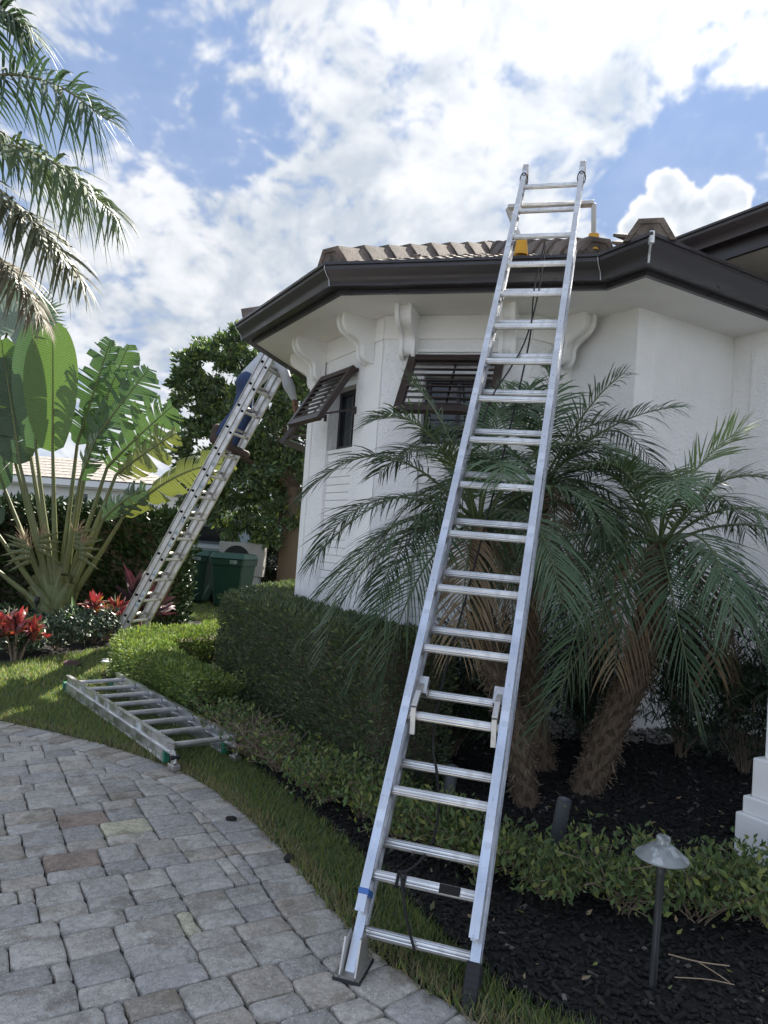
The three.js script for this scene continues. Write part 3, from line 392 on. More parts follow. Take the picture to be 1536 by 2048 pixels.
// 1: tall extension ladder in the foreground, leaning on the front gutter
{
  const g = thing('extension_ladder', 'tall silver extension ladder in the foreground leaning on the front eave', 'ladder', 'aluminium extension ladders');
  const T = { g, mRail: M.alu, mRung: M.rung };
  const fr = ladderFrame(V(0.170, 0.832, -0.528).normalize(), V(0.961, 0, 0.276).normalize());
  fr.r.addScaledVector(fr.d, -fr.r.dot(fr.d)).normalize(); fr.n = new THREE.Vector3().crossVectors(fr.r, fr.d).normalize();
  const P0 = V(0.237, 0.295, -2.655), sp = 0.305, W = 0.372;
  const fly = section(T, fr, P0, -0.13, 15.75 * sp, [...Array(16)].map((_, i) => i * sp), W, 0.0);
  const bs = section(T, fr, P0, -0.335, 13.0 * sp, [...Array(13)].map((_, i) => -0.175 + i * sp), W + 0.012, -0.077);
  // feet: a swivelling metal shoe left, a rubber boot right
  { const p = bs.at(-0.30, -W / 2 - 0.02, 0); const f = basis(V(p.x, 0, p.z), fr.r, V(0, 1, 0), new THREE.Vector3().crossVectors(fr.r, V(0, 1, 0)).normalize());
    const sh = new THREE.Shape([[-0.07, 0.0], [0.085, 0.0], [0.085, 0.012], [0.03, 0.12], [-0.03, 0.12], [-0.07, 0.012]].map(q => new THREE.Vector2(...q))); const c1 = new THREE.ExtrudeGeometry(sh, { depth: 0.006, bevelEnabled: false }); const c2 = c1.clone(); c1.translate(0, 0, -0.03); c2.translate(0, 0, 0.026); const m = merge([c1, c2, box(-0.07, 0.085, 0.0, 0.008, -0.045, 0.045)]); m.rotateY(Math.PI / 2); m.translate(0, 0.010, 0); m.applyMatrix4(f); const shoe = obj('swivel_shoe', uvBox(m), M.aluDull, g);
    const pad = box(-0.05, 0.05, 0.001, 0.010, -0.09, 0.075); pad.applyMatrix4(f); obj('tread_pad', pad, M.rubber, shoe); }
  { const a = bs.at(-0.37, W / 2 + 0.022, 0), b = bs.at(-0.19, W / 2 + 0.022, 0); const q = bar(a, b, 0.052, 0.094, fr.n, 0.008); obj('rubber_boot', q, M.rubber, g); }
  // rung locks
  for (const sd of [-1, 1]) { const A = V(0, 0, 0); const at = (s, z) => fly.at(s, sd * (W / 2 - 0.022), z); const k = 2 * sp;
    const pts = [at(k + 0.155, -0.03), at(k + 0.10, 0.012), at(k + 0.02, 0.036)]; const gg = [bar(pts[0], pts[1], 0.02, 0.022, fr.r), bar(pts[1], pts[2], 0.02, 0.022, fr.r), bar(pts[2], pts[2].clone().add(V(0, -0.105, 0.012)), 0.02, 0.02, fr.r)];
    const lk = obj('rung_lock', merge(gg), M.aluDull, g); const b0 = at(k + 0.16, -0.03), bx = bar(b0.clone().addScaledVector(fr.d, -0.055), b0.clone().addScaledVector(fr.d, 0.02), 0.036, 0.05, fr.r); obj('lock_bracket', bx, M.aluDull, lk); }
  // end caps, tape, sticker
  for (const sd of [-1, 1]) { obj('rail_cap', bar(fly.at(15.75 * sp - 0.06, sd * (W / 2 + 0.016), 0), fly.at(15.75 * sp + 0.02, sd * (W / 2 + 0.016), 0), 0.042, 0.08, fr.n, 0.008), M.aluDull, g); }
  obj('tape_band', bar(fly.at(-0.075, -W / 2 - 0.016, 0), fly.at(-0.055, -W / 2 - 0.016, 0), 0.039, 0.078, fr.n, 0.003), M.tape, g);
  { const c = fly.at(0, 0.095, 0.0182), st = new THREE.BoxGeometry(0.075, 0.030, 0.0016); st.applyMatrix4(basis(c, fr.r, fr.d, fr.n)); obj('black_sticker', st, M.rubber, g); }
  // halyard rope: from the pulley, down between the rungs, tied on the first fly rung
  { const a = (s, x, z) => fly.at(s, x, z);
    const p = [a(12.9 * sp, 0.02, -0.03), a(11.5 * sp, 0.0, -0.06), a(10.2 * sp, 0.02, -0.09), a(8.6 * sp, 0.01, -0.1), a(6.5 * sp, -0.03, -0.14), a(4.5 * sp, -0.08, -0.2), a(2.6 * sp, -0.11, -0.16), a(1.62 * sp, -0.07, -0.05), a(1.46 * sp, -0.05, -0.05), a(0.95 * sp, -0.02, -0.13), a(0.5 * sp, -0.02, -0.10), a(0.1 * sp, -0.07, 0.01), a(0.06 * sp, -0.1, 0.026)];
    const rp = obj('rope', tube(p, 0.0052, 110, 7), M.rope, g);
    const p2 = [a(12.8 * sp, 0.03, -0.03), a(11 * sp, 0.03, -0.05), a(9.7 * sp, 0.0, -0.05), a(8.9 * sp, -0.05, -0.03), a(8.1 * sp, -0.11, 0.0), a(7.5 * sp, -0.14, -0.02)]; obj('rope_strand', tube(p2, 0.0045, 60, 6), M.rope, rp);
    for (const x of [-0.1, -0.075]) { const pts = []; for (let i = 0; i <= 12; i++) { const t = i / 12 * Math.PI * 2; pts.push(a(Math.sin(t) * 0.025, x + Math.cos(t) * 0.006, Math.cos(t) * 0.025)); } obj('knot', tube(pts, 0.0055, 28, 7), M.rope, rp); }
    obj('rope_tail', tube([a(0.02, -0.085, 0.026), a(-0.06, -0.06, 0.02), a(-0.14, -0.03, -0.02), a(-0.2, -0.0, -0.05)], 0.005, 20, 7), M.rope, rp); }
  // wall stand-off with rubber shoes on the tiles
  { const st = new THREE.Group(); st.name = 'stabilizer'; g.add(st); const s = 14.72 * sp, L = fly.at(s, -0.30, -0.10), R = fly.at(s, 0.30, -0.10);
    obj('cross_bar', bar(L, R, 0.04, 0.04, fr.n, 0.006), M.aluDull, st);
    const pads = [VA([0.86, 3.74, -5.24]), VA([1.34, 3.74, -5.08])];
    for (const [e, p] of [[L, pads[0]], [R, pads[1]]]) { obj('arm', bar(e, p, 0.034, 0.034, fr.n, 0.006), M.aluDull, st); const k = e.clone().sub(p).normalize(); const c = new THREE.CylinderGeometry(0.036, 0.052, 0.12, 16, 1); c.applyMatrix4(new THREE.Matrix4().makeScale(1, 1, 0.8)); c.translate(p.x, p.y - 0.02, p.z); obj('yellow_shoe', c, M.yellow, st); }
    for (const sd of [-1, 1]) { const pts = []; for (let i = 0; i <= 14; i++) { const t = i / 14 * Math.PI * 2; pts.push(fly.at(15.3 * sp + Math.sin(t) * 0.012 - sd * 0.01, sd * (W / 2 + 0.016) + Math.cos(t) * 0.027, Math.sin(t) * 0.045)); } obj('binding', tube(pts, 0.004, 28, 6), M.rope, st); } }
}
function sticker(parent, o, x, y, w, h, m) { const g = new THREE.BoxGeometry(w, h, 0.0016); g.applyMatrix4(basis(o, x, y, new THREE.Vector3().crossVectors(x, y))); return obj('label_sticker', g, m, parent); }
const stickerM = (() => { const r = rngOf(8), rows = [...Array(12)].map(() => r()); return mat([1, 1, 1], 0.6, { map: tex(64, (u, v) => { const k = Math.floor(v * 12), on = (v * 12) % 1 > 0.45 && u > 0.1 && u < 0.3 + rows[k] * 0.55; return on ? [0.35, 0.38, 0.42] : [0.78, 0.80, 0.80]; }, true) }); })();
// 2: ladder against the far side of the bay, with the worker on it
const L2 = (() => {
  const g = thing('extension_ladder', 'weathered extension ladder by the traveller palm with a worker standing on it', 'ladder', 'aluminium extension ladders');
  const T = { g, mRail: M.aluDull, mRung: M.aluDull }; const r = V(0.259, 0, -0.966), hd = V(0.966, 0, 0.259), el = 63.8 * Math.PI / 180; const d = hd.clone().multiplyScalar(Math.cos(el)).add(V(0, Math.sin(el), 0));
  // the climber's side faces left
  const fr = { d, r, n: new THREE.Vector3().crossVectors(d, r).normalize() }; if (fr.n.x > 0) fr.n.negate();
  const W = 0.40, near = V(-3.12, 0.0, -8.86), base = near.clone().addScaledVector(r, W / 2 + 0.016), sp = 0.287;
  const bs = section(T, fr, base, 0.0, 4.1, [...Array(14)].map((_, i) => 0.09 + i * sp), W, 0.0);
  const fly = section(T, fr, base, 0.30, 4.5, [...Array(14)].map((_, i) => 0.42 + i * sp), W - 0.012, 0.075);
  for (let i = 0; i < 14; i++) { for (const [sec, s, o] of [[bs, 0.09 + i * sp, 0], [fly, 0.42 + i * sp, 0.0]]) { const c = new THREE.CylinderGeometry(0.015, 0.015, 0.012, 12); c.rotateX(Math.PI / 2); const p = sec.at(s, -W / 2 - 0.022, o); c.applyMatrix4(basis(p, d, fr.n, r)); obj('rung_bolt', c, M.winFrame, g); } }
  for (const sd of [-1, 1]) obj('foot', bar(bs.at(-0.045, sd * (W / 2 + 0.016), 0), bs.at(0.06, sd * (W / 2 + 0.016), 0), 0.04, 0.085, fr.n, 0.006), M.aluDull, g);
  for (const s of [0.62, 0.75, 1.05, 1.45, 1.62, 1.78, 2.25, 2.55]) sticker(g, bs.at(s, -W / 2 - 0.0215, 0.002), d.clone(), fr.n, 0.09, 0.05, stickerM);
  return { fr, base, W, bs, fly };
})();
// 3: short ladder lying half on the paving, half on the grass
{
  const g = thing('extension_ladder', 'short silver ladder lying flat across the paving and grass edge', 'ladder', 'aluminium extension ladders');
  const T = { g, mRail: M.alu, mRung: M.rung }; const a = V(-1.02, 0, -4.70), b = V(-2.40, 0, -6.42); const d = b.clone().sub(a).normalize(), r = new THREE.Vector3().crossVectors(V(0, 1, 0), d).normalize().negate();
  const fr = { d, r, n: V(0, 1, 0) }, W = 0.385;
  const bs = section(T, fr, a.clone().add(V(0, 0.062, 0)), 0.13, 2.36, [...Array(7)].map((_, i) => 0.30 + i * 0.305), W - 0.012, 0.0);
  const fly = section(T, fr, a.clone().add(V(0, 0.062, 0)), 0.0, 2.28, [...Array(8)].map((_, i) => 0.095 + i * 0.288), W, 0.076);
  for (const sd of [-1, 1]) { const c = fly.at(-0.015, sd * (W / 2 + 0.016), -0.012); const sh = [bar(c.clone().addScaledVector(d, 0.05), c.clone().add(V(0, -0.075, 0)), 0.042, 0.02, r, 0.004), bar(c.clone().add(V(0, -0.085, 0)).addScaledVector(d, -0.035), c.clone().add(V(0, -0.085, 0)).addScaledVector(d, 0.045), 0.052, 0.03, V(0, 1, 0), 0.005), bar(c.clone().add(V(0, -0.07, 0)), c.clone().addScaledVector(d, 0.03), 0.05, 0.012, r, 0.003)]; const f = obj('shoe', merge(sh), M.aluDull, g); f.position.y = -0.004; obj('bolt', (() => { const q = new THREE.CylinderGeometry(0.014, 0.014, 0.06, 14); q.rotateX(Math.PI / 2); q.applyMatrix4(basis(c.clone().add(V(0, -0.03, 0)), d, V(0, 1, 0), r)); return q; })(), M.winFrame, f); }
  for (let i = 0; i < 8; i++) for (const sd of [-1, 1]) { const q = new THREE.CylinderGeometry(0.02, 0.02, 0.008, 18); q.rotateX(Math.PI / 2); q.applyMatrix4(basis(fly.at(0.095 + i * 0.288, sd * (W / 2 + 0.021), 0), d, V(0, 1, 0), r)); obj('rung_end', q, M.aluDull, g); const q2 = collar.clone(); q2.rotateX(Math.PI / 2); q2.applyMatrix4(basis(fly.at(0.095 + i * 0.288, sd * (W / 2 + 0.006), 0), d, V(0, 1, 0), r)); obj('rung_collar', q2, M.rung, g); }
  for (const [s, w] of [[0.62, 0.13], [0.98, 0.06], [1.25, 0.08], [1.5, 0.05], [1.85, 0.1]]) sticker(g, fly.at(s, -W / 2 - 0.0205, 0.0), d.clone().negate(), V(0, 1, 0), w, 0.048, stickerM);
  for (const sd of [-1, 1]) { obj('green_end_cap', bar(bs.at(2.33, sd * (W / 2 + 0.01), 0), bs.at(2.37, sd * (W / 2 + 0.01), 0), 0.038, 0.076, V(0, 1, 0), 0.004), M.green, g); obj('green_end_cap', bar(bs.at(0.12, sd * (W / 2 + 0.01), 0), bs.at(0.15, sd * (W / 2 + 0.01), 0), 0.038, 0.076, V(0, 1, 0), 0.004), M.green, g); }
}

// ---------------------------------------------------------------- the worker: bent over the eave, one arm hanging
function skinned(bones, cell, k = 0.03) {            // tapered capsules joined by a smooth minimum
  const lo = V(1e9, 1e9, 1e9), hi = V(-1e9, -1e9, -1e9); for (const [a, b, ra, rb] of bones) for (const [p, q] of [[a, ra], [b, rb]]) { lo.min(V(p.x - q, p.y - q, p.z - q)); hi.max(V(p.x + q, p.y + q, p.z + q)); }
  const c = lo.clone().add(hi).multiplyScalar(0.5), half = Math.max(hi.x - lo.x, hi.y - lo.y, hi.z - lo.z) / 2 + 0.06, res = Math.min(110, Math.ceil(2 * half / cell));
  const mc = new MarchingCubes(res, new THREE.MeshStandardMaterial(), false, false, 200000); mc.isolation = 0;
  const B = bones.map(([a, b, ra, rb]) => { const dx = b.x - a.x, dy = b.y - a.y, dz = b.z - a.z; return [a.x, a.y, a.z, dx, dy, dz, 1 / Math.max(1e-9, dx * dx + dy * dy + dz * dz), ra, rb]; });
  for (let z = 0; z < res; z++) for (let y = 0; y < res; y++) for (let x = 0; x < res; x++) {
    const px = (x - res / 2) / (res / 2) * half + c.x, py = (y - res / 2) / (res / 2) * half + c.y, pz = (z - res / 2) / (res / 2) * half + c.z; let s = 0;
    for (const q of B) { const ex = px - q[0], ey = py - q[1], ez = pz - q[2], t = clamp((ex * q[3] + ey * q[4] + ez * q[5]) * q[6]), fx = ex - q[3] * t, fy = ey - q[4] * t, fz = ez - q[5] * t; s += Math.exp(Math.min(60, -(Math.sqrt(fx * fx + fy * fy + fz * fz) - mix(q[7], q[8], t)) / k)); }
    mc.field[x + y * res + z * res * res] = k * Math.log(Math.max(s, 1e-30)); }
  mc.update(); const n = mc.count, pos = new Float32Array(n * 3), nor = new Float32Array(n * 3);
  for (let i = 0; i < n; i++) { pos[3 * i] = mc.positionArray[3 * i] * half + c.x; pos[3 * i + 1] = mc.positionArray[3 * i + 1] * half + c.y; pos[3 * i + 2] = mc.positionArray[3 * i + 2] * half + c.z; }
  let g = new THREE.BufferGeometry(); g.setAttribute('position', new THREE.BufferAttribute(pos, 3)); g = mergeVertices(g, 1e-5); g.computeVertexNormals(); return g;
}
{
  const person = thing('person', 'worker in a pale grey shirt, blue jeans and brown boots bending over the eave', 'person'); person.position.set(-0.07, 0.03, 0);
  const z = -9.05, P = (a) => VA(a), hipC = P([-1.75, 3.33, -9.05]), hipL = hipC.clone().add(V(0.02, 0, 0.09)), hipR = hipC.clone().add(V(-0.02, 0, -0.09));
  const kneeL = P([-1.71, 2.9, -8.95]), ankL = P([-1.84, 2.56, -8.98]), toeL = P([-1.67, 2.43, -8.95]);
  const kneeR = P([-1.82, 2.94, -8.98]), ankR = P([-2.05, 2.66, -8.98]), toeR = P([-1.89, 2.52, -8.98]);
  const chest = P([-1.45, 3.66, -9]), neck = P([-1.28, 3.87, -9]), head = P([-1.16, 4.02, -9]), shR = chest.clone().add(V(0.09, 0.0, 0.17)), elR = P([-1.18, 3.27, -8.75]), wrR = P([-1.11, 3.12, -8.75]), hand = P([-1.08, 2.99, -8.75]);
  const shL = chest.clone().add(V(0.1, 0.02, -0.17)), elL = shL.clone().add(V(0.25, 0.05, -0.05)), wrL = elL.clone().add(V(0.2, 0.1, 0.05));
  const skin = mat([0.20, 0.10, 0.065], 0.6), denim = mat([0.035, 0.06, 0.14], 0.9, { bumpMap: grainB, bumpScale: 0.002 }), shirt = mat([0.50, 0.53, 0.58], 0.85, { bumpMap: tex(128, (u, v) => gray(fbm(u * 5, v * 5, 4, 5)), false, 4), bumpScale: 0.02 }), boot = mat([0.055, 0.035, 0.024], 0.7);
  const fingers = []; const hd = hand.clone().sub(wrR).normalize(), side = V(0, 0, 1).cross(hd).normalize();
  for (let i = 0; i < 4; i++) { const b = hand.clone().add(V(0, 0, (i - 1.5) * 0.021)).addScaledVector(hd, 0.0), m = b.clone().addScaledVector(hd, 0.04).addScaledVector(side, -0.008), e = m.clone().addScaledVector(hd, 0.028 + (i === 1 || i === 2 ? 0.008 : 0)).addScaledVector(side, -0.02); fingers.push([b, m, 0.0095, 0.009], [m, e, 0.009, 0.0075]); }
  const th = wrR.clone().addScaledVector(hd, 0.03).add(V(0, 0, 0.035)); fingers.push([wrR.clone().addScaledVector(hd, 0.02), th, 0.016, 0.012], [th, th.clone().addScaledVector(hd, 0.045).add(V(0.0, 0, 0.012)), 0.011, 0.009]);
  const body = skinned([[hipL, kneeL, 0.07, 0.05], [kneeL, ankL, 0.05, 0.036], [hipR, kneeR, 0.07, 0.05], [kneeR, ankR, 0.05, 0.036], [hipL, hipR, 0.09, 0.09], [hipC, chest, 0.11, 0.12], [chest, neck, 0.1, 0.055], [neck, head, 0.055, 0.075], [head, head.clone().add(V(0.05, -0.02, 0)), 0.092, 0.08], [chest, shR, 0.1, 0.06], [shR, elR, 0.048, 0.04], [elR, wrR, 0.04, 0.027], [chest, shL, 0.1, 0.06], [shL, elL, 0.048, 0.04], [elL, wrL, 0.04, 0.028], [wrL, wrL.clone().add(V(0.09, 0.0, 0)), 0.035, 0.02]], 0.014, 0.014);
  const hnd = skinned([[wrR.clone().addScaledVector(hd, -0.03), hand, 0.026, 0.034], [hand.clone().add(V(0, 0, -0.025)), hand.clone().add(V(0, 0, 0.025)), 0.016, 0.016], ...fingers], 0.004, 0.006);
  const strip = g => { const h = new THREE.BufferGeometry(); const q = g.index ? g.toNonIndexed() : g; h.setAttribute('position', q.attributes.position); h.setAttribute('normal', q.attributes.normal); return h; };
  obj('body', mergeGeometries([strip(body), strip(hnd)]), skin, person);
  obj('jeans', skinned([[hipL, kneeL, 0.095, 0.075], [kneeL, ankL, 0.075, 0.062], [hipR, kneeR, 0.095, 0.075], [kneeR, ankR, 0.075, 0.062], [hipL, hipR, 0.115, 0.115], [hipC, hipC.clone().lerp(chest, 0.2), 0.13, 0.125]], 0.014, 0.018), denim, person);
  obj('shirt', skinned([[hipC.clone().lerp(chest, 0.16), chest, 0.142, 0.15], [chest, neck, 0.13, 0.085], [chest, shR, 0.12, 0.088], [shR, elR, 0.074, 0.06], [elR, wrR.clone().lerp(elR, 0.08), 0.06, 0.042], [chest, shL, 0.12, 0.088], [shL, elL, 0.074, 0.06], [elL, wrL, 0.06, 0.044]], 0.013, 0.016), shirt, person);
  for (const [a, t] of [[ankL, toeL], [ankR, toeR]]) { const heel = a.clone().add(V(-0.03, -0.065, 0)); obj('boot', skinned([[a.clone().add(V(0, 0.06, 0)), heel, 0.068, 0.056], [heel, t, 0.056, 0.046]], 0.01, 0.012), boot, person); }
  obj('cap', skinned([[head.clone().add(V(0.01, 0.03, 0)), head.clone().add(V(0.05, 0.02, 0)), 0.1, 0.09]], 0.012, 0.01), denim, person);
}

// ---------------------------------------------------------------- plants
const leafGeo = (() => { const p = [0, 0, 0, -0.22, 0.42, 0.06, 0, 0.45, 0, 0, 0, 0, 0, 0.45, 0, 0.22, 0.42, 0.06, -0.22, 0.42, 0.06, 0, 1, -0.08, 0, 0.45, 0, 0, 0.45, 0, 0, 1, -0.08, 0.22, 0.42, 0.06]; return fromTris(p); })();
const narrowLeaf = (() => { const p = [-0.05, 0, 0, 0.05, 0, 0, 0, 0.5, 0.05, -0.055, 0.02, 0, 0, 0.5, 0.05, -0.06, 0.5, 0.03, 0.055, 0.02, 0, 0.06, 0.5, 0.03, 0, 0.5, 0.05, -0.06, 0.5, 0.03, 0.06, 0.5, 0.03, 0, 1, -0.1]; return fromTris(p); })();
const upTo = (dir, roll) => { const q = new THREE.Quaternion().setFromUnitVectors(V(0, 1, 0), dir); return q.multiply(new THREE.Quaternion().setFromAxisAngle(V(0, 1, 0), roll)); };
const jit = (r, c, v) => { const k = 1 + (r() - 0.5) * v; return lin(c[0] * k * (1 + (r() - 0.5) * 0.25), c[1] * k, c[2] * k * (1 + (r() - 0.5) * 0.3)); };
const WHITE = [1, 1, 1];
M.leafStuff = leafMat(WHITE, 0.45, 0.35); M.leafThick = new THREE.MeshStandardMaterial({ color: 0xffffff, roughness: 0.42, side: THREE.DoubleSide }); M.grass = leafMat(WHITE, 0.6, 0.5);
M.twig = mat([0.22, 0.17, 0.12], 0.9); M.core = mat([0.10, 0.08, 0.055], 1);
const m4 = new THREE.Matrix4();

// feather frond: curve pts, leaflets both sides
function frond(parent, pts, o) {
  const r = rngOf(o.seed), cv = pts.length === 3 ? new THREE.QuadraticBezierCurve3(...pts) : new THREE.CatmullRomCurve3(pts), pos = [], n = o.n;
  const L0 = cv.getLength();
  const rib = new THREE.TubeGeometry(cv, 14, 1, 5); { const p = rib.attributes.position; for (let i = 0; i < p.count; i++) { const ring = Math.floor(i / 6), t = ring / 14, c = cv.getPoint(t); const k = mix(o.rr, o.rr * 0.22, Math.pow(t, 0.8)); p.setXYZ(i, c.x + (p.getX(i) - c.x) * k, c.y + (p.getY(i) - c.y) * k, c.z + (p.getZ(i) - c.z) * k); } }
  for (let i = 0; i < n; i++) for (const sd of [-1, 1]) {
    const t = o.t0 + (1 - o.t0) * (i + 0.5 * r() + (sd > 0 ? 0.25 : 0)) / n; if (t > 0.998) continue; if (o.gap && r() < o.gap) continue;
    const b = cv.getPoint(t), T = cv.getTangent(t); let S = new THREE.Vector3().crossVectors(T, V(0, 1, 0)); if (S.lengthSq() < 0.02) S = V(1, 0, 0); S.normalize(); let N = new THREE.Vector3().crossVectors(S, T).normalize();
    if (o.twist) { S.applyAxisAngle(T, o.twist); N.applyAxisAngle(T, o.twist); }
    const u = (t - o.t0) / (1 - o.t0), L = o.len * Math.pow(Math.sin(Math.PI * (0.10 + 0.80 * u)), 0.75) * (0.85 + 0.3 * r()) ;
    const fw = mix(o.fw0, o.fw1, u) + (r() - 0.5) * 0.22, lift = (o.lift + (r() - 0.5) * (o.liftJ || 0.3));
    const dir = S.clone().multiplyScalar(sd * Math.cos(fw)).addScaledVector(T, Math.sin(fw)).addScaledVector(N, lift).normalize();
    let W = T.clone().addScaledVector(dir, -T.dot(dir)).addScaledVector(N, 0.25 * sd * (o.fold || 0)).normalize(); const w = o.w * (0.8 + 0.4 * r()) * (u > 0.9 ? 0.7 : 1), dr = o.droop * (0.6 + 0.8 * r());
    const ws = [0.45, 1, 0.9, 0.55, 0], q = [];
    for (let k = 0; k <= 4; k++) { const s = k / 4, c = b.clone().addScaledVector(dir, s * L * (1 - 0.18 * dr * s)).add(V(0, -dr * s * s * L, 0)); const h = ws[k] * w / 2; q.push([c.clone().addScaledVector(W, h), c.clone().addScaledVector(W, -h)]); }
    const P = v => pos.push(v.x, v.y, v.z); for (let k = 0; k < 4; k++) { P(q[k][0]); P(q[k][1]); P(q[k + 1][1]); if (k < 3) { P(q[k][0]); P(q[k + 1][1]); P(q[k + 1][0]); } }
  }
  const f = obj('frond', fromTris(pos), o.mat, parent); obj('midrib', rib, o.ribMat || o.mat, f); return f;
}
// 1: three pygmy date palms in front of the bay
const pyg = [[0.06, 0.115, 0.042], [0.05, 0.098, 0.042], [0.08, 0.14, 0.04], [0.11, 0.175, 0.04], [0.24, 0.17, 0.09]].map(c => leafMat(c, 0.22, 0.14)); const pygRib = mat([0.09, 0.12, 0.045], 0.5);
function datePalm(label, trunkPts, crown, autoN, hand, seed, r0, lenK = 1) {
  const g = thing('pygmy_date_palm', label, 'palm tree', 'pygmy date palms before the bay'); const r = rngOf(seed);
  const cv = new THREE.CatmullRomCurve3([...trunkPts, crown]), K = 34, pos = [], Rad = (t, a) => (mix(r0, r0 * 0.72, t) * (1 + 0.12 * fbm(a * 2 + seed, t * 30, 3)) * (0.96 + 0.1 * ((t * 26 + a * 0.32) % 1)));
  const tg = new THREE.TubeGeometry(cv, 90, 1, 20); { const p = tg.attributes.position; for (let i = 0; i < p.count; i++) { const ring = Math.floor(i / 21), t = ring / 90, c = cv.getPointAt(t), k = Rad(t, (i % 21) % 20); p.setXYZ(i, c.x + (p.getX(i) - c.x) * k, c.y + (p.getY(i) - c.y) * k, c.z + (p.getZ(i) - c.z) * k); } tg.computeVertexNormals(); }
  const tk = obj('trunk', tg, M.bark, g);
  // old leaf bases in a spiral, with loose fibre
  const boots = [], fib = []; for (let i = 0; i < 190; i++) { const t = 0.02 + 0.95 * i / 190, a = i * 2.4, c = cv.getPointAt(t), T = cv.getTangentAt(t), X = new THREE.Vector3().crossVectors(T, V(0, 0, 1)).normalize(), Y = new THREE.Vector3().crossVectors(T, X); const out = X.clone().multiplyScalar(Math.cos(a)).addScaledVector(Y, Math.sin(a)), p = c.clone().addScaledVector(out, Rad(t, 0) * 0.9); const d = out.clone().multiplyScalar(0.75).add(T).normalize(); const s = new THREE.ConeGeometry(0.016 + 0.014 * r(), 0.04 + 0.06 * r(), 5); s.translate(0, 0.02, 0); s.applyMatrix4(m4.compose(p, upTo(d, r() * 6), V(1.3, 1, 0.8)).clone()); boots.push(s);
    for (let k = 0; k < 6; k++) { const e = p.clone().addScaledVector(out, 0.012 + r() * 0.03).add(V((r() - 0.5) * 0.06, (r() - 0.7) * 0.09, (r() - 0.5) * 0.06)); fib.push(bar(p, e, 0.0025, 0.0025)); } }
  obj('leaf_bases', merge(boots), M.bark, tk).userData.kind = 'stuff'; obj('fibre', merge(fib), M.twig, tk).userData.kind = 'stuff';
  const o = (i, q) => ({ seed: seed * 100 + i, n: 42, len: 0.33, w: 0.0115, fw0: 0.42, fw1: 0.95, lift: 0.2, droop: 0.36, t0: 0.14, rr: 0.010, fold: 0.5, mat: pyg[q], ribMat: pygRib });
  hand.forEach((h, i) => frond(g, [crown, VA(h[0]), VA(h[1])], { ...o(i + 500, h[2] || 0), ...(h[3] || {}) }));
  for (let i = 0; i < autoN; i++) { const u = i / autoN, az = i * 2.3999 + seed, el = mix(1.35, -0.15, Math.pow(u, 0.85)), L = (1.2 + 0.25 * r()) * lenK * (u < 0.1 ? 0.8 : 1); let dx = Math.sin(az), dz = Math.cos(az); let k = 1; if (dz > 0.2) k = 0.78; if (dz > 0.45 && el < 0.7 && i % 2) continue; 
    const d = V(dx * Math.cos(el), Math.sin(el), dz * Math.cos(el)); const p1 = crown.clone().addScaledVector(d, L * 0.62 * k), p2 = crown.clone().add(V(dx, 0, dz).multiplyScalar(L * 0.80 * k * Math.cos(el * 0.55))).add(V(0, L * (0.55 * Math.sin(el) - 0.5 * Math.cos(el)), 0));
    frond(g, [crown.clone().add(V(dx * 0.04, 0, dz * 0.04)), p1, p2], { ...o(i, u < 0.15 ? 2 : (i % 3 === 0 ? 1 : 0)), droop: 0.3 + 0.25 * u }); }
  for (let i = 0; i < 2; i++) { const az = seed * 2 + i * 2.6, dx = Math.sin(az), dz = Math.cos(az); frond(g, [crown, crown.clone().add(V(dx * 0.35, -0.05, dz * 0.35)), crown.clone().add(V(dx * 0.4, -0.7, dz * 0.4))], { ...o(900 + i, 4), droop: 0.6, n: 40 }); }
  return g;
}
datePalm('left pygmy date palm, its crown showing through the tall ladder', [VA([0.9, 0.1, -4.12]), VA([0.84, 0.45, -4.15]), VA([0.64, 0.96, -4.2])], VA([0.56, 1.67, -4.3]), 19, [
  [[0.18, 2.41, -4.1], [-0.14, 2.14, -4], 0], [[0.06, 2.01, -4], [-0.38, 1.35, -3.95], 1], [[-0.03, 1.73, -3.9], [-0.4, 0.92, -3.95], 0], [[0.08, 1.81, -4.2], [-0.36, 1.15, -4.2], 1],
  [[0.18, 1.73, -3.75], [-0.13, 0.72, -3.75], 1], [[0.15, 1.52, -3.8], [0.05, 0.73, -3.85], 0], [[0.36, 2.32, -4.5], [0.1, 2.52, -4.5], 0], [[0.61, 2.34, -4.5], [0.7, 2.51, -4.55], 0], [[-0.13, 1.64, -4.05], [-0.29, 0.84, -4], 1]], 3, 0.062);
datePalm('middle pygmy date palm, rearmost and tallest of the three', [VA([1.13, 0.12, -4.59]), VA([1.03, 0.57, -4.7]), VA([0.98, 1.2, -4.75])], VA([1.04, 1.99, -4.8]), 17, [
  [[1.22, 2.49, -4.6], [1.43, 2.66, -4.5], 0], [[1.35, 2.42, -4.5], [1.72, 2.43, -4.3], 0], [[0.86, 2.53, -4.9], [0.93, 2.64, -4.95], 0], [[1.13, 2.61, -4.9], [1.02, 2.76, -4.9], 0], [[1.32, 2.36, -4.7], [1.57, 2.01, -4.6], 1], [[1.31, 2.07, -4.5], [1.34, 1.32, -4.3], 1]], 5, 0.058);
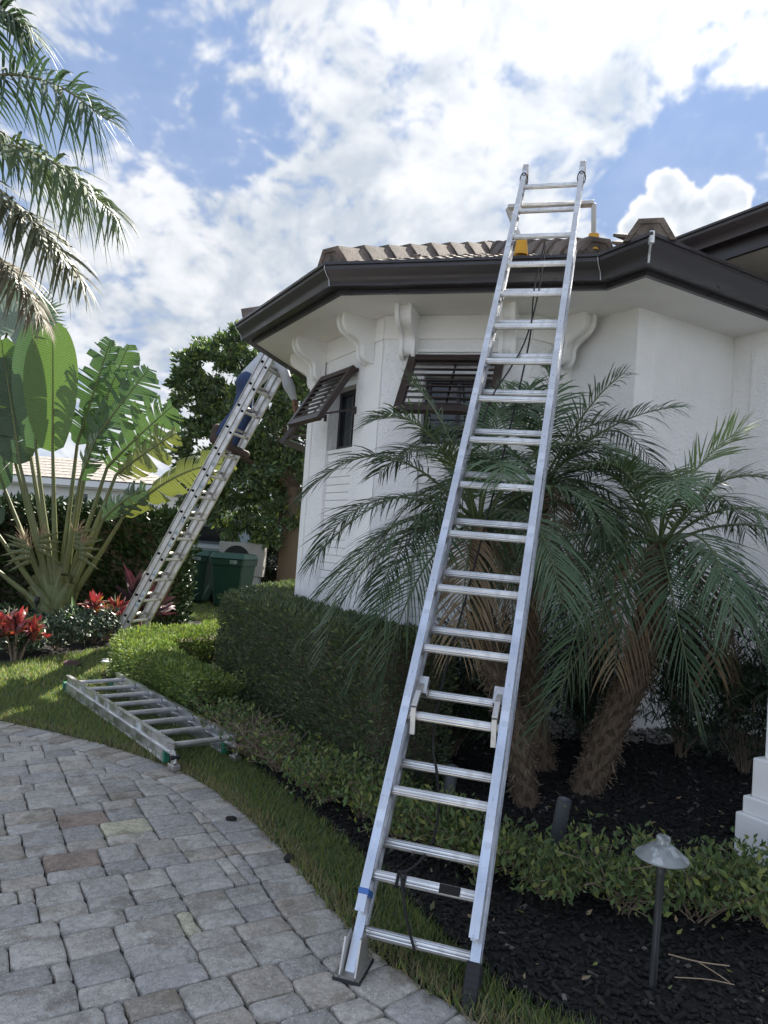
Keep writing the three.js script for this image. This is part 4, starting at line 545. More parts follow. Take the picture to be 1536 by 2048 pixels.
datePalm('right pygmy date palm with a thick leaning fibrous trunk', [VA([1.26, 0.12, -4.26]), VA([1.37, 0.45, -4.28]), VA([1.55, 0.99, -4.25])], VA([1.59, 1.61, -4.2]), 19, [
  [[1.67, 2.06, -4.1], [1.9, 2.25, -3.95], 3, { len: 0.42, lift: 0.1, droop: 0.1, twist: 0.55, n: 36, fw0: 0.3, fw1: 0.8 }], [[1.75, 1.86, -4], [1.83, 1.98, -4], 3], [[1.17, 1.9, -4], [0.86, 1.31, -3.9], 1], [[1.15, 1.76, -3.9], [0.97, 0.76, -3.8], 0], [[1.45, 1.57, -3.75], [1.66, 0.65, -3.7], 1], [[1.8, 1.72, -3.9], [2.02, 1.01, -3.8], 0], [[1.98, 1.6, -4.1], [2.23, 1.13, -4], 1], [[1.4, 2.15, -4.3], [1, 1.99, -4.2], 0], [[1.24, 1.34, -3.85], [0.83, 0.54, -3.8], 1]], 9, 0.085);

// 2: travellers palm at the left: a fan of paddle leaves on long stalks
const trav = [[0.09, 0.17, 0.04], [0.07, 0.14, 0.042], [0.11, 0.20, 0.03], [0.05, 0.095, 0.035], [0.17, 0.20, 0.04]].map(c => leafMat(c, 0.26, 0.3, { bumpMap: tex(128, (u, v) => gray(0.5 + 0.5 * Math.sin(u * 2 * Math.PI * 8)), false, 1), bumpScale: 0.004 })); const stalkM = mat([0.24, 0.27, 0.10], 0.55, { map: tex(256, (u, v) => { const k = 0.75 + 0.4 * (fbm(u * 4, v * 24, 4, 4) - 0.5), s = sstep(0.55, 0.7, fbm(u * 7, v * 5, 4, 5)); return [k, k * (1 - 0.1 * s), k * (1 - 0.25 * s)]; }, true) }); const dryM = mat([0.30, 0.22, 0.13], 0.9, { side: THREE.DoubleSide });
function paddle(parent, A, B, Cc, w, o) {      // stalk A -> B, blade B -> Cc
  const r = rngOf(o.seed), lf = new THREE.Group(); lf.name = 'leaf'; parent.add(lf);
  const st = new THREE.CatmullRomCurve3([A, A.clone().lerp(B, 0.5).add(V(0, -0.02, 0)), B]), tg = new THREE.TubeGeometry(st, 16, 1, 8); { const p = tg.attributes.position; for (let i = 0; i < p.count; i++) { const t = Math.floor(i / 9) / 16, c = st.getPoint(t), k = mix(o.sr || 0.06, 0.022, Math.pow(t, 0.5)); p.setXYZ(i, c.x + (p.getX(i) - c.x) * k, c.y + (p.getY(i) - c.y) * k, c.z + (p.getZ(i) - c.z) * k); } } obj('stalk', tg, stalkM, lf);
  const mid = B.clone().lerp(Cc, 0.5).add(V(0, o.arch || 0.05, 0)), cv = new THREE.QuadraticBezierCurve3(B, mid, Cc), len = cv.getLength();
  obj('midrib', (() => { const g = new THREE.TubeGeometry(cv, 20, 1, 6), p = g.attributes.position; for (let i = 0; i < p.count; i++) { const t = Math.floor(i / 7) / 20, c = cv.getPoint(t), k = mix(0.02, 0.005, t); p.setXYZ(i, c.x + (p.getX(i) - c.x) * k, c.y + (p.getY(i) - c.y) * k, c.z + (p.getZ(i) - c.z) * k); } return g; })(), stalkM, lf);
  const face = VA(o.face || [0, 0.15, 1]).normalize(), pos = [], uv = [], nS = 56;
  for (const sd of [-1, 1]) {
    let fold = 0.12, gapA = 0, grp = 0; const base = o.fold ?? 0.25;
    for (let i = 0; i < nS; i++) {
      const t0 = i / nS, t1 = (i + 1) / nS; let tear = false; if (grp <= 0) { tear = true; grp = 1 + Math.floor(r() * (o.tear > 0.6 ? 5 : o.tear > 0.2 ? 12 : 60)); fold = base + (r() - 0.5) * (0.25 + o.tear * 1.1) + (r() < o.tear * 0.35 ? 0.7 : 0); gapA = (r() - 0.5) * 0.25 * o.tear; } grp--;
      const Wt = t => w * Math.pow(Math.sin(Math.PI * clamp(0.07 + 0.90 * t)), 0.55) * (t > 0.93 ? 0.92 : 1);
      const q = [t0, t1].map((t, e) => { const b = cv.getPoint(t), T = cv.getTangent(t), S = new THREE.Vector3().crossVectors(T, face).normalize(), N = new THREE.Vector3().crossVectors(S, T).normalize(); const W = Wt(t), out = []; const sl = 0.35 + gapA + (tear && e === 0 ? 0.05 * o.tear : 0); let p = b.clone(), ph = fold * 0.25 - 0.1; for (let k = 0; k <= 5; k++) { out.push(p.clone()); const a = ph + fold * (k / 5) * 1.1; p = p.clone().addScaledVector(S, sd * W / 5 * Math.cos(a)).addScaledVector(N, -W / 5 * Math.sin(a) * (o.back ? -1 : 1)).addScaledVector(T, W / 5 * sl).add(V(0, -W / 5 * 0.12 * k / 5 * (o.hang || 0.4), 0)); } return out; });
      for (let k = 0; k < 5; k++) { const a = q[0][k], b = q[0][k + 1], c = q[1][k + 1], d = q[1][k]; for (const v of [a, b, c, a, c, d]) pos.push(v.x, v.y, v.z); const f = k / 5 * 0.1, h = (k + 1) / 5 * 0.1; uv.push(t0 * 6, f, t0 * 6, h, t1 * 6, h, t0 * 6, f, t1 * 6, h, t1 * 6, f); }
    }
  }
  let g = fromTris(pos); g.setAttribute('uv', new THREE.Float32BufferAttribute(uv, 2)); g = toCreasedNormals(g, 0.6); obj('blade', g, o.mat, lf); return lf;
}
{
  const g = thing('travellers_palm', 'large travellers palm with torn paddle leaves fanned above the back hedge', 'palm tree'); const Zd = -10.0; const B0 = VA([-4.3, 0.17, -10]), zz = (a) => VA(a);
  const spec = [ // stalk foot, blade start, tip, half width, material, tear, options
    [[-4.49, 0.87, -10], [-4.59, 2.41, -10], [-4.7, 4.13, -9.9], 0.45, 2, 0.05, { fold: 0.12 }],
    [[-4.59, 0.93, -10.1], [-4.87, 2.44, -10.1], [-5.07, 4.19, -10.1], 0.36, 1, 0.2, { fold: 0.3 }],
    [[-4.64, 0.86, -10.1], [-5.1, 2.22, -10.15], [-5.49, 3.71, -10.2], 0.36, 3, 0.5, {}],
    [[-4.73, 0.71, -10.1], [-5.3, 1.86, -10.2], [-5.91, 3.15, -10.2], 0.36, 3, 0.5, {}],
    [[-4.71, 0.78, -10.2], [-5.35, 2.57, -10.3], [-5.65, 4.01, -10.4], 0.3, 2, 0.1, {}],
    [[-4.47, 0.91, -10.1], [-4.33, 2.55, -10.15], [-4.05, 4.1, -10.3], 0.30, 1, 0.95, {}],
    [[-4.38, 0.88, -10], [-4.16, 2.59, -10.1], [-3.75, 4.02, -10.2], 0.34, 0, 0.9, { fold: 0.4 }],
    [[-4.34, 0.88, -10], [-4.08, 2.54, -10], [-3.37, 3.66, -10], 0.38, 1, 0.9, { fold: 0.45 }],
    [[-4.25, 0.86, -9.9], [-3.79, 2.25, -9.9], [-2.95, 3.13, -9.8], 0.40, 0, 0.95, { fold: 0.5 }],
    [[-4.2, 0.76, -9.9], [-3.66, 2.16, -9.9], [-2.84, 2.75, -9.7], 0.32, 4, 1.0, { fold: 0.6 }],
    [[-4.08, 0.57, -9.9], [-3.51, 1.61, -9.9], [-2.02, 2.4, -9.7], 0.26, 4, 0.75, { fold: 0.75, arch: 0.42, hang: 1.0 }],
    [[-4.1, 0.67, -9.8], [-3.75, 1.53, -9.8], [-3.15, 1.97, -9.6], 0.24, 3, 0.9, { fold: 0.9, hang: 1.3, arch: 0.12 }],
    [[-4.19, 0.77, -9.8], [-4.1, 2.05, -9.8], [-3.83, 2.66, -9.6], 0.22, 1, 0.9, { fold: 0.9, hang: 1.2 }],
    [[-4.67, 0.59, -9.9], [-5.23, 1.3, -9.9], [-5.79, 2.13, -9.8], 0.34, 3, 0.6, {}], [[-4.7, 0.46, -9.9], [-5.27, 0.89, -9.8], [-6.12, 1.36, -9.7], 0.3, 3, 0.6, {}],
    [[-4.61, 0.93, -10.2], [-5.13, 2.73, -10.3], [-5.41, 3.95, -10.4], 0.32, 1, 0.4, {}]];
  spec.forEach(([a, b, c, w, m, tear, o], i) => { const A = B0.clone().lerp(zz(a), 0.25); paddle(g, A, zz(b), zz(c), w, { seed: 300 + i * 7, mat: trav[m], tear, sr: 0.075, face: [(i % 3 - 1) * 0.3, 0.1, 1], ...o }); });
  // overlapping sheaths that make the fan-shaped foot
  spec.forEach(([a], i) => { const A = VA(a), d = A.clone().sub(B0), p = [B0.clone().add(V(d.x * 0.12, -0.12, 0.02 * (i % 3))), B0.clone().addScaledVector(d, 0.45).add(V(0, -0.03, 0.04 * ((i * 7) % 3 - 1))), A.clone()]; const cv = new THREE.CatmullRomCurve3(p), tg = new THREE.TubeGeometry(cv, 14, 1, 9), q = tg.attributes.position; for (let k = 0; k < q.count; k++) { const t = Math.floor(k / 10) / 14, c = cv.getPoint(t), s = 0.085 * Math.sin(0.6 + t * 2.0); q.setXYZ(k, c.x + (q.getX(k) - c.x) * s * 1.35, c.y + (q.getY(k) - c.y) * s, c.z + (q.getZ(k) - c.z) * s * 0.9); } tg.computeVertexNormals(); obj('sheath', tg, stalkM, g); });
  obj('stem', (() => { const q = new THREE.CylinderGeometry(0.16, 0.13, 0.5, 18); q.translate(B0.x, 0.1, B0.z); return q; })(), stalkM, g);
  // boat-shaped flower bracts, drying
  [[[-4.62, 1.08, -9.7], -1], [[-4.53, 1.24, -9.7], 1], [[-4.08, 1.32, -9.75], 1], [[-4.7, 1.16, -9.7], -1], [[-3.98, 1.18, -9.7], 1]].forEach(([p, sd], i) => { const r = rngOf(40 + i), P = VA(p), gs = []; for (let k = 0; k < 4; k++) { const s = new THREE.ConeGeometry(0.045, 0.34, 6); s.scale(1, 1, 0.45); s.translate(0, 0.17, 0); const d = V(sd * (0.8 + 0.3 * r()), 0.35 - k * 0.3, 0.3 * (r() - 0.5)).normalize(); s.applyMatrix4(m4.compose(P.clone().add(V(0, -k * 0.05, 0)), upTo(d, 0), V(1, 1, 1)).clone()); gs.push(s); } const b = obj('flower_bract', merge(gs), stalkM, g); const f = []; for (let k = 0; k < 16; k++) f.push(bar(P, P.clone().add(V(sd * 0.1 * r() + (r() - 0.5) * 0.16, 0.06 + 0.16 * r(), (r() - 0.5) * 0.12)), 0.006, 0.006)); obj('dry_bloom', merge(f), dryM, b); });
}

// 3: tall feather palm whose fronds hang in from the left; silver fan palm behind
{
  const g = thing('feather_palm', 'tall feather palm whose long fronds hang in from the left edge', 'palm tree'); const crown = VA([-5.4, 5.5, -8]);
  const cv = new THREE.CatmullRomCurve3([V(crown.x - 0.3, -0.1, crown.z - 0.2), V(crown.x - 0.25, 2.5, crown.z), crown]); obj('trunk', new THREE.TubeGeometry(cv, 30, 0.15, 16), M.bark, g);
  const ms = [[0.05, 0.095, 0.04], [0.085, 0.13, 0.04], [0.11, 0.12, 0.055], [0.17, 0.15, 0.09]].map(c => leafMat(c, 0.42, 0.25)); const rib = mat([0.13, 0.13, 0.06], 0.6);
  const F = (a, b, c, m, o) => frond(g, [crown, VA(a), VA(b), VA(c)], { seed: o.seed, n: 74, len: 0.70, w: 0.032, fw0: 0.5, fw1: 1.0, lift: -0.1, liftJ: 1.2, droop: 0.5, t0: 0.2, rr: 0.03, mat: ms[m], ribMat: rib, fold: 0.4, ...o });
  F([-4.69, 6.32, -7.9], [-3.92, 6.23, -7.8], [-3.27, 5.82, -7.7], 0, { seed: 1, liftJ: 2.4, lift: 0.1 }); F([-4.51, 5.54, -7.8], [-3.76, 5.29, -7.7], [-3, 4.7, -7.6], 1, { seed: 2, liftJ: 1.5 }); F([-4.46, 4.94, -7.7], [-3.9, 4.63, -7.6], [-3.24, 3.92, -7.5], 2, { seed: 3, len: 0.62 });
  F([-4.51, 4.35, -7.8], [-4.11, 4.09, -7.7], [-3.76, 3.6, -7.7], 3, { seed: 4, len: 0.5 }); F([-5.18, 6.1, -8.4], [-4.55, 5.89, -8.6], [-3.81, 5.46, -8.8], 0, { seed: 5 }); F([-4.58, 5.13, -7.5], [-4.07, 4.74, -7.4], [-3.46, 4.22, -7.3], 2, { seed: 6, len: 0.55, gap: 0.3 }); F([-5.09, 6.91, -8], [-4.72, 7.17, -8], [-4.36, 6.96, -8], 0, { seed: 7 });
  F([-5.92, 6.85, -8], [-6.56, 6.97, -8], [-7.05, 6.3, -8], 0, { seed: 8 }); F([-6.15, 5.79, -8], [-6.79, 5.4, -8], [-7.36, 4.5, -8], 1, { seed: 9 });
}
function fanLeaf(parent, C0, up, face, R, m, seed) { const r = rngOf(seed), pos = [], n = 34, S = new THREE.Vector3().crossVectors(up, face).normalize(); for (let i = 0; i < n; i++) { const a = (i / (n - 1) - 0.5) * 4.6, d = up.clone().multiplyScalar(Math.cos(a)).addScaledVector(S, Math.sin(a)), W = new THREE.Vector3().crossVectors(d, face).normalize(), L = R * (0.85 + 0.2 * r()), h = R * 0.055; const p0 = C0, p1 = C0.clone().addScaledVector(d, L * 0.6).addScaledVector(face, 0.05 * R), p2 = C0.clone().addScaledVector(d, L).add(V(0, -0.06 * R, 0)); for (const s of [-1, 1]) { const e = p1.clone().addScaledVector(W, s * h).addScaledVector(face, -0.03 * R); for (const v of [p0, p1, e, p1, p2, e]) pos.push(v.x, v.y, v.z); } } return obj('fan', fromTris(pos), m, parent); }
{
  const g = thing('fan_palm', 'silver-green fan palm behind the paddle leaves', 'palm tree'); const m = leafMat([0.24, 0.30, 0.24], 0.5, 0.2), m2 = leafMat([0.12, 0.18, 0.10], 0.5, 0.2), c = VA([-6.29, 3.63, -11.5]);
  obj('trunk', (() => { const q = new THREE.CylinderGeometry(0.15, 0.19, c.y + 0.2, 14); q.translate(c.x, c.y / 2 - 0.1, c.z); return q; })(), M.bark, g);
  [[[-5.76, 4.6, -11.4], [0.8, 0.35, 0], 0.62, 1], [[-6.01, 4.32, -11.2], [0.1, 1, 0], 0.75, 0], [[-5.76, 4.17, -11.6], [0.8, 0.2, 0.1], 0.7, 0], [[-6.51, 4.51, -11.3], [-0.4, 1, 0], 0.7, 0], [[-6.42, 5.01, -11.8], [0.3, 1, 0], 0.5, 1], [[-5.81, 3.78, -11.3], [0.9, -0.3, 0], 0.6, 0], [[-6.75, 3.79, -11.3], [-1, 0.1, 0.2], 0.7, 0]].forEach(([p, u, R, q], i) => { const P = VA(p); const f = fanLeaf(g, P, VA(u).normalize(), V(0.1 * (i % 3 - 1), 0.25, 1).normalize(), R, q ? m2 : m, 70 + i); obj('stalk', tube([c, c.clone().lerp(P, 0.5).add(V(0, 0.1, 0)), P], 0.018, 10, 6), stalkM, f); });
}

// 4: hedges
function hedge(name, label, path, w, h, o) {
  const g = thing(name, label, 'hedge', o.group); const r = rngOf(o.seed), P = o.straight ? [...Array(41)].map((_, i) => [mix(path[0][0], path[1][0], i / 40), mix(path[0][1], path[1][1], i / 40)]) : smoothLine(path, 80), cum = [0]; for (let i = 1; i < P.length; i++) cum.push(cum[i - 1] + Math.hypot(P[i][0] - P[i - 1][0], P[i][1] - P[i - 1][1])); const LEN = cum[cum.length - 1];
  const at = s => { let i = 1; while (i < cum.length - 1 && cum[i] < s) i++; const t = clamp((s - cum[i - 1]) / (cum[i] - cum[i - 1])), a = P[i - 1], b = P[i], L = Math.hypot(b[0] - a[0], b[1] - a[1]); return { x: mix(a[0], b[0], t), z: mix(a[1], b[1], t), tx: (b[0] - a[0]) / L, tz: (b[1] - a[1]) / L }; };
  const gy = (x, z) => o.bed ? bedH(x, z) : 0, Hs = s => (typeof h === 'function' ? h(s / LEN) : h), Ws = s => (typeof w === 'function' ? w(s / LEN) : w);
  // solid twig-brown core, added inside the leaves to block light
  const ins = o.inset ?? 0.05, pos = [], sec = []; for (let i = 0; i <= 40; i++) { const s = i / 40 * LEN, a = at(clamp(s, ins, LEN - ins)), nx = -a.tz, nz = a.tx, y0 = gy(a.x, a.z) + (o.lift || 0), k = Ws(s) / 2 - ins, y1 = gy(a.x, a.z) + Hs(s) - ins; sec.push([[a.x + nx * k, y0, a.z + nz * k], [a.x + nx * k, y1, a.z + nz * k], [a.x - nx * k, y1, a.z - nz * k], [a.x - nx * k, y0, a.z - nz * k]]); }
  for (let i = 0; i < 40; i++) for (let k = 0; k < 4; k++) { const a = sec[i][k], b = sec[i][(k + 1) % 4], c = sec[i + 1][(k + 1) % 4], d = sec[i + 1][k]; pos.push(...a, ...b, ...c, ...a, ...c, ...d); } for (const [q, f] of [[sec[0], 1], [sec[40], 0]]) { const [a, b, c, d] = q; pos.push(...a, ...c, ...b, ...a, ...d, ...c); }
  if (!o.noCore) obj('light_block_core', fromTris(pos), M.core, g);
  const mats = [], cols = [];
  for (let i = 0; i < o.n; i++) {
    const s = r() * LEN, H = Hs(s), W = Ws(s), per = 2 * H + W; let q = r() * per, a = at(s), off, y, no; const dp = Math.pow(r(), 1.6) * (o.depth || 0.1) - 0.03;
    const end = r() < (W * 1.0) / (LEN + W * 2) ? 1 : 0; let nx = -a.tz, nz = a.tx;
    if (end) { const e = r() < 0.5; a = at(e ? 0 : LEN); const f = e ? -1 : 1; off = (r() - 0.5) * W; y = r() * H; no = V(a.tx * f, 0.2, a.tz * f); nx = -a.tz; nz = a.tx; a = { ...a, x: a.x + a.tx * -f * dp, z: a.z + a.tz * -f * dp }; }
    else if (q < H) { y = q; off = W / 2 - dp; no = V(nx, 0.25, nz); } else if (q < H + W) { off = q - H - W / 2; y = H - dp; no = V(0, 1, 0); } else { y = q - H - W; off = -(W / 2 - dp); no = V(-nx, 0.25, -nz); }
    const x = a.x + -a.tz * off, z = a.z + a.tx * off, bul = (o.bulge || 0.05) * (fbm(x * 5 + 30 + y * 3, z * 5 + 60 + y * 4, 3) - 0.5) * 2; if (o.thin && y < H * 0.45 && r() < o.thin) continue; if (o.gap && vnoise(x * 6 + 11, z * 6 + y * 6 + 5) < o.gap) continue;
    const top = y > H - 0.06; const p = V(x + no.x * bul, gy(x, z) + Math.max(0.01, y + no.y * bul) , z + no.z * bul); const d = no.clone().add(V((r() - 0.5) * 1.5, (r() - 0.2) * 1.1, (r() - 0.5) * 1.5)).normalize(), sc = o.leaf * (0.6 + 0.8 * r());
    mats.push(m4.compose(p, upTo(d, r() * 6.28), V(sc, sc, sc)).clone()); const C = r() < (o.young || 0) * (top ? 2 : 1) ? o.c2 : o.c; cols.push(jit(r, C, 0.5));
  }
  inst('foliage', o.narrow ? narrowLeaf : leafGeo, o.mat || M.leafStuff, mats, g, cols); return g;
}
const boxLeaf = { leaf: 0.032, c: [0.055, 0.09, 0.028], c2: [0.14, 0.18, 0.045], young: 0.16, depth: 0.08, bulge: 0.022, straight: true, group: 'clipped box hedges round the bay' };
hedge('clipped_hedge', 'dark flat-topped clipped hedge in front of the house corner', [[-1.19, -6.82], [0.26, -4.3]], 0.5, 0.93, { seed: 11, n: 52000, ...boxLeaf });
hedge('clipped_hedge', 'clipped hedge running back along the side of the house, top in the sun', [[-1.1, -7.1], [-0.86, -8.9]], 0.5, 0.93, { seed: 14, n: 16000, ...boxLeaf });
hedge('low_hedge', 'low bright green hedge curving from the lawn past the lying ladder', [[-1.45, -8.35], [-2.0, -8.05], [-2.32, -7.5], [-2.12, -6.95], [-1.72, -6.4], [-1.42, -6.0], [-1.2, -5.7]], t => mix(0.5, 0.32, sstep(0.35, 0.75, t)), t => mix(0.42, 0.32, t), { seed: 12, n: 26000, leaf: 0.034, c: [0.10, 0.17, 0.024], c2: [0.2, 0.27, 0.035], young: 0.3, depth: 0.12, bulge: 0.06, thin: 0.25, inset: 0.1, bed: false });
hedge('back_hedge', 'tall dark broadleaf hedge behind the travellers palm', [[-8.8, -12.6], [-6, -12.1], [-4.4, -11.7], [-3.1, -11.2]], 0.9, t => 1.72, { seed: 13, n: 26000, leaf: 0.10, c: [0.026, 0.055, 0.016], c2: [0.06, 0.1, 0.03], young: 0.06, depth: 0.2, bulge: 0.12, inset: 0.12, mat: M.leafThick });
// 5: single shrubs
function shrub(name, label, group, x, z, R, H, o) {
  const y0 = inPoly(bedPoly, x, z) ? bedH(x, z) - 0.015 : -0.01; const g = thing(name, label, 'shrub', group, V(x, y0, z)); const r = rngOf(o.seed), tw = [], tips = [];
  for (let i = 0; i < (o.stems || 9); i++) { const a = r() * 6.28, e = V(Math.cos(a) * R * (0.3 + 0.7 * r()), H * ((o.low ?? 0.55) + (1 - (o.low ?? 0.55)) * r()), Math.sin(a) * R * (0.3 + 0.7 * r())), m = V(e.x * 0.35 + (r() - 0.5) * 0.05, e.y * 0.45, e.z * 0.35 + (r() - 0.5) * 0.05); tw.push(new THREE.TubeGeometry(new THREE.QuadraticBezierCurve3(V((r() - 0.5) * 0.06, 0, (r() - 0.5) * 0.06), m, e), 6, o.tr || 0.0035, 4)); tips.push(e); for (let k = 0; k < 4; k++) { const f = m.clone().lerp(e, r()), q = f.clone().add(V((r() - 0.5) * R * 0.9, (r() - 0.1) * H * 0.35, (r() - 0.5) * R * 0.9)); tw.push(bar(f, q, 0.003, 0.003)); tips.push(q); } }
  obj('stems', merge(tw), M.twig, g).userData.kind = 'stuff'; const mats = [], cols = [];
  for (let i = 0; i < o.n; i++) { const t = tips[Math.floor(r() * tips.length)], s = o.spread || 0.07; const p = t.clone().add(V((r() + r() - 1) * s * 1.6, (r() + r() - 1) * s, (r() + r() - 1) * s * 1.6)); if (p.y < H * (o.bare ?? 0.3)) continue; const d = V((r() - 0.5) * 2, 0.25 + r() * 0.8, (r() - 0.5) * 2).normalize(), sc = o.leaf * (0.6 + 0.8 * r()); mats.push(m4.compose(p, upTo(d, r() * 6.28), V(sc, sc, sc)).clone()); cols.push(jit(r, r() < (o.young || 0) ? o.c2 : o.c, 0.5)); }
  if (mats.length) inst('foliage', o.narrow ? narrowLeaf : leafGeo, o.mat || M.leafStuff, mats, g, cols); return g;
}
{
  const line = smoothLine([[-1.0, -5.35], [-0.62, -4.72], [-0.25, -4.25], [0.08, -3.85], [0.34, -3.55], [0.62, -3.28], [0.98, -3.08], [1.4, -3.0], [1.85, -2.98], [2.2, -2.95]], 15); const r = rngOf(31);
  const lab = ['sparse bed-edge shrub nearest the low hedge end', 'twiggy bare-stemmed bed-edge shrub, second from the low hedge', 'bare brown-twigged shrub behind the lying ladder shoe', 'thin-leaved shrub left of the tall ladder, fourth from the low hedge', 'leafy shrub left of the tall ladder, fifth from the low hedge', 'bright shrub touching the left rail of the tall ladder', 'shrub seen through the tall ladder rungs, left one', 'shrub seen through the tall ladder rungs, middle one', 'shrub behind the right rail of the tall ladder', 'leafy shrub just right of the tall ladder', 'full green shrub between the tall ladder and the path light', 'green shrub left behind the path light', 'shrub right behind the path light post', 'shrub between path light and entry column', 'shrub at the foot of the entry column', 'last bed-edge shrub at the right picture edge'];
  line.forEach(([x, z], i) => { const bare = i >= 1 && i <= 3; shrub('bed_edge_shrub', lab[Math.min(i, lab.length - 1)], 'shrubs along the mulch bed edge', x + (r() - 0.5) * 0.05, z + (r() - 0.5) * 0.05, 0.26, 0.205 + 0.05 * r(), { seed: 600 + i, n: bare ? 210 : i < 5 ? 700 : 1150, leaf: 0.036, stems: bare ? 52 : 18, tr: 0.0028, c: [0.075, 0.13, 0.022], c2: [0.19, 0.22, 0.035], young: 0.3, spread: 0.06, bare: 0.34 }); });
  // dark foundation shrubs against the house
  const S = [[1.5, -5.15, 0.22, 0.75, 'thin dark shrub by the bare white wall behind the palms'], [2.05, -4.85, 0.28, 0.95, 'dark narrow-leaved shrub behind the leaning palm trunk'], [2.35, -4.6, 0.3, 1.05, 'tall dark narrow-leaved shrub right of the leaning palm trunk'], [2.6, -4.3, 0.3, 1.0, 'dark narrow-leaved shrub nearest the entry column'], [0.55, -4.9, 0.25, 0.8, 'dark shrub seen low between the tall ladder rungs'], [0.95, -5.2, 0.25, 0.85, 'dark shrub against the bay behind the palm trunks']];
  S.forEach(([x, z, R, H, l], i) => shrub('foundation_shrub', l, 'dark shrubs along the house wall', x, z, R, H, { seed: 700 + i, n: 3200, leaf: 0.075, narrow: true, stems: 22, tr: 0.004, c: [0.022, 0.04, 0.02], c2: [0.04, 0.065, 0.026], young: 0.2, spread: 0.13, bare: 0.04, low: 0.2, mat: M.leafThick }));
  // ground cover under the travellers palm
  const G = [[-3.75, -7.75, 'dark low shrub at the left picture edge below the red croton'], [-3.95, -8.3, 'dark low shrub behind the leftmost one, under the red croton'], [-3.62, -8.45, 'dark low shrub in the middle of the left bed'], [-3.45, -9.1, 'dark low shrub beside the foot of the worker ladder'], [-4.25, -8.9, 'dark low shrub at the foot of the travellers palm'], [-3.7, -9.4, 'dark low shrub right of the travellers palm foot'], [-4.3, -7.9, 'dark low shrub half outside the left picture edge']];
  G.forEach(([x, z, l], i) => shrub('ground_cover_shrub', l, 'dark low shrubs in the left bed', x, z, 0.36, 0.34, { seed: 800 + i, n: 1300, leaf: 0.06, stems: 14, c: [0.03, 0.055, 0.028], c2: [0.06, 0.09, 0.04], young: 0.2, spread: 0.1, bare: 0.1, mat: M.leafThick }));
}
// crotons and a dark cordyline: broad strap leaves, each a piece
const strap = (bend, w) => { const pos = [], q = []; for (let k = 0; k <= 5; k++) { const t = k / 5, a = bend * t, y = Math.sin(a + 0.0001) / (bend || 1) , zz = (1 - Math.cos(a)) / (bend || 1), h = w * Math.sin(Math.PI * clamp(0.06 + 0.9 * t)); q.push([[-h, y, -zz - h * 0.25], [0, y, -zz], [h, y, -zz - h * 0.25]]); } for (let k = 0; k < 5; k++) for (const j of [0, 1]) { const a = q[k][j], b = q[k][j + 1], c = q[k + 1][j + 1], d = q[k + 1][j]; pos.push(...a, ...b, ...c, ...a, ...c, ...d); } return fromTris(pos); };
const straps = [strap(0.6, 0.13), strap(1.1, 0.15), strap(0.3, 0.11)];
function rosettePlant(name, label, p, cols, n, L, H, seed) { const g = thing(name, label, 'shrub', undefined, V(p[0], -0.01, p[2])); const r = rngOf(seed), ms = cols.map(c => leafMat(c, 0.4, 0.3)); const st = []; for (let h = 0; h < 5; h++) { const a = h * 1.3, c = V(Math.cos(a) * 0.16, H * (0.6 + 0.4 * r()), Math.sin(a) * 0.16); st.push(tube([V(c.x * 0.2, 0, c.z * 0.2), c.clone().multiplyScalar(0.55), c], 0.012, 8, 6)); for (let i = 0; i < n / 5; i++) { const az = r() * 6.28, el = 0.15 + r() * 1.2, d = V(Math.cos(az) * Math.cos(el), Math.sin(el), Math.sin(az) * Math.cos(el)); const o = obj('leaf', straps[Math.floor(r() * 3)], ms[Math.floor(Math.pow(r(), 1.4) * ms.length)], g); o.position.copy(c).add(V(0, -0.12 * r(), 0)); o.quaternion.copy(upTo(d, r() * 6.28)); o.scale.setScalar(L * (0.7 + 0.5 * r())); } } obj('stems', merge(st), M.twig, g); return g; }
const red = [[0.30, 0.03, 0.03], [0.20, 0.02, 0.03], [0.10, 0.02, 0.03], [0.36, 0.09, 0.03], [0.07, 0.10, 0.03], [0.34, 0.2, 0.04]];
rosettePlant('croton', 'red and orange croton at the left edge before the travellers palm', [-3.67, 0, -7.6], red, 190, 0.19, 0.52, 51);
rosettePlant('croton', 'red croton between the travellers palm and the worker ladder', [-3.43, 0, -9.37], red, 160, 0.19, 0.5, 52);
rosettePlant('cordyline', 'dark purple-red cordyline behind the worker ladder', [-3.22, 0, -10.21], [[0.06, 0.012, 0.02], [0.10, 0.015, 0.03], [0.04, 0.015, 0.02]], 80, 0.42, 0.62, 53);
rosettePlant('broad_leaf_plant', 'small plant with broad green leaves beside the travellers palm', [-3.66, -0, -9.25], [[0.10, 0.2, 0.05], [0.13, 0.24, 0.06]], 24, 0.32, 0.24, 54);

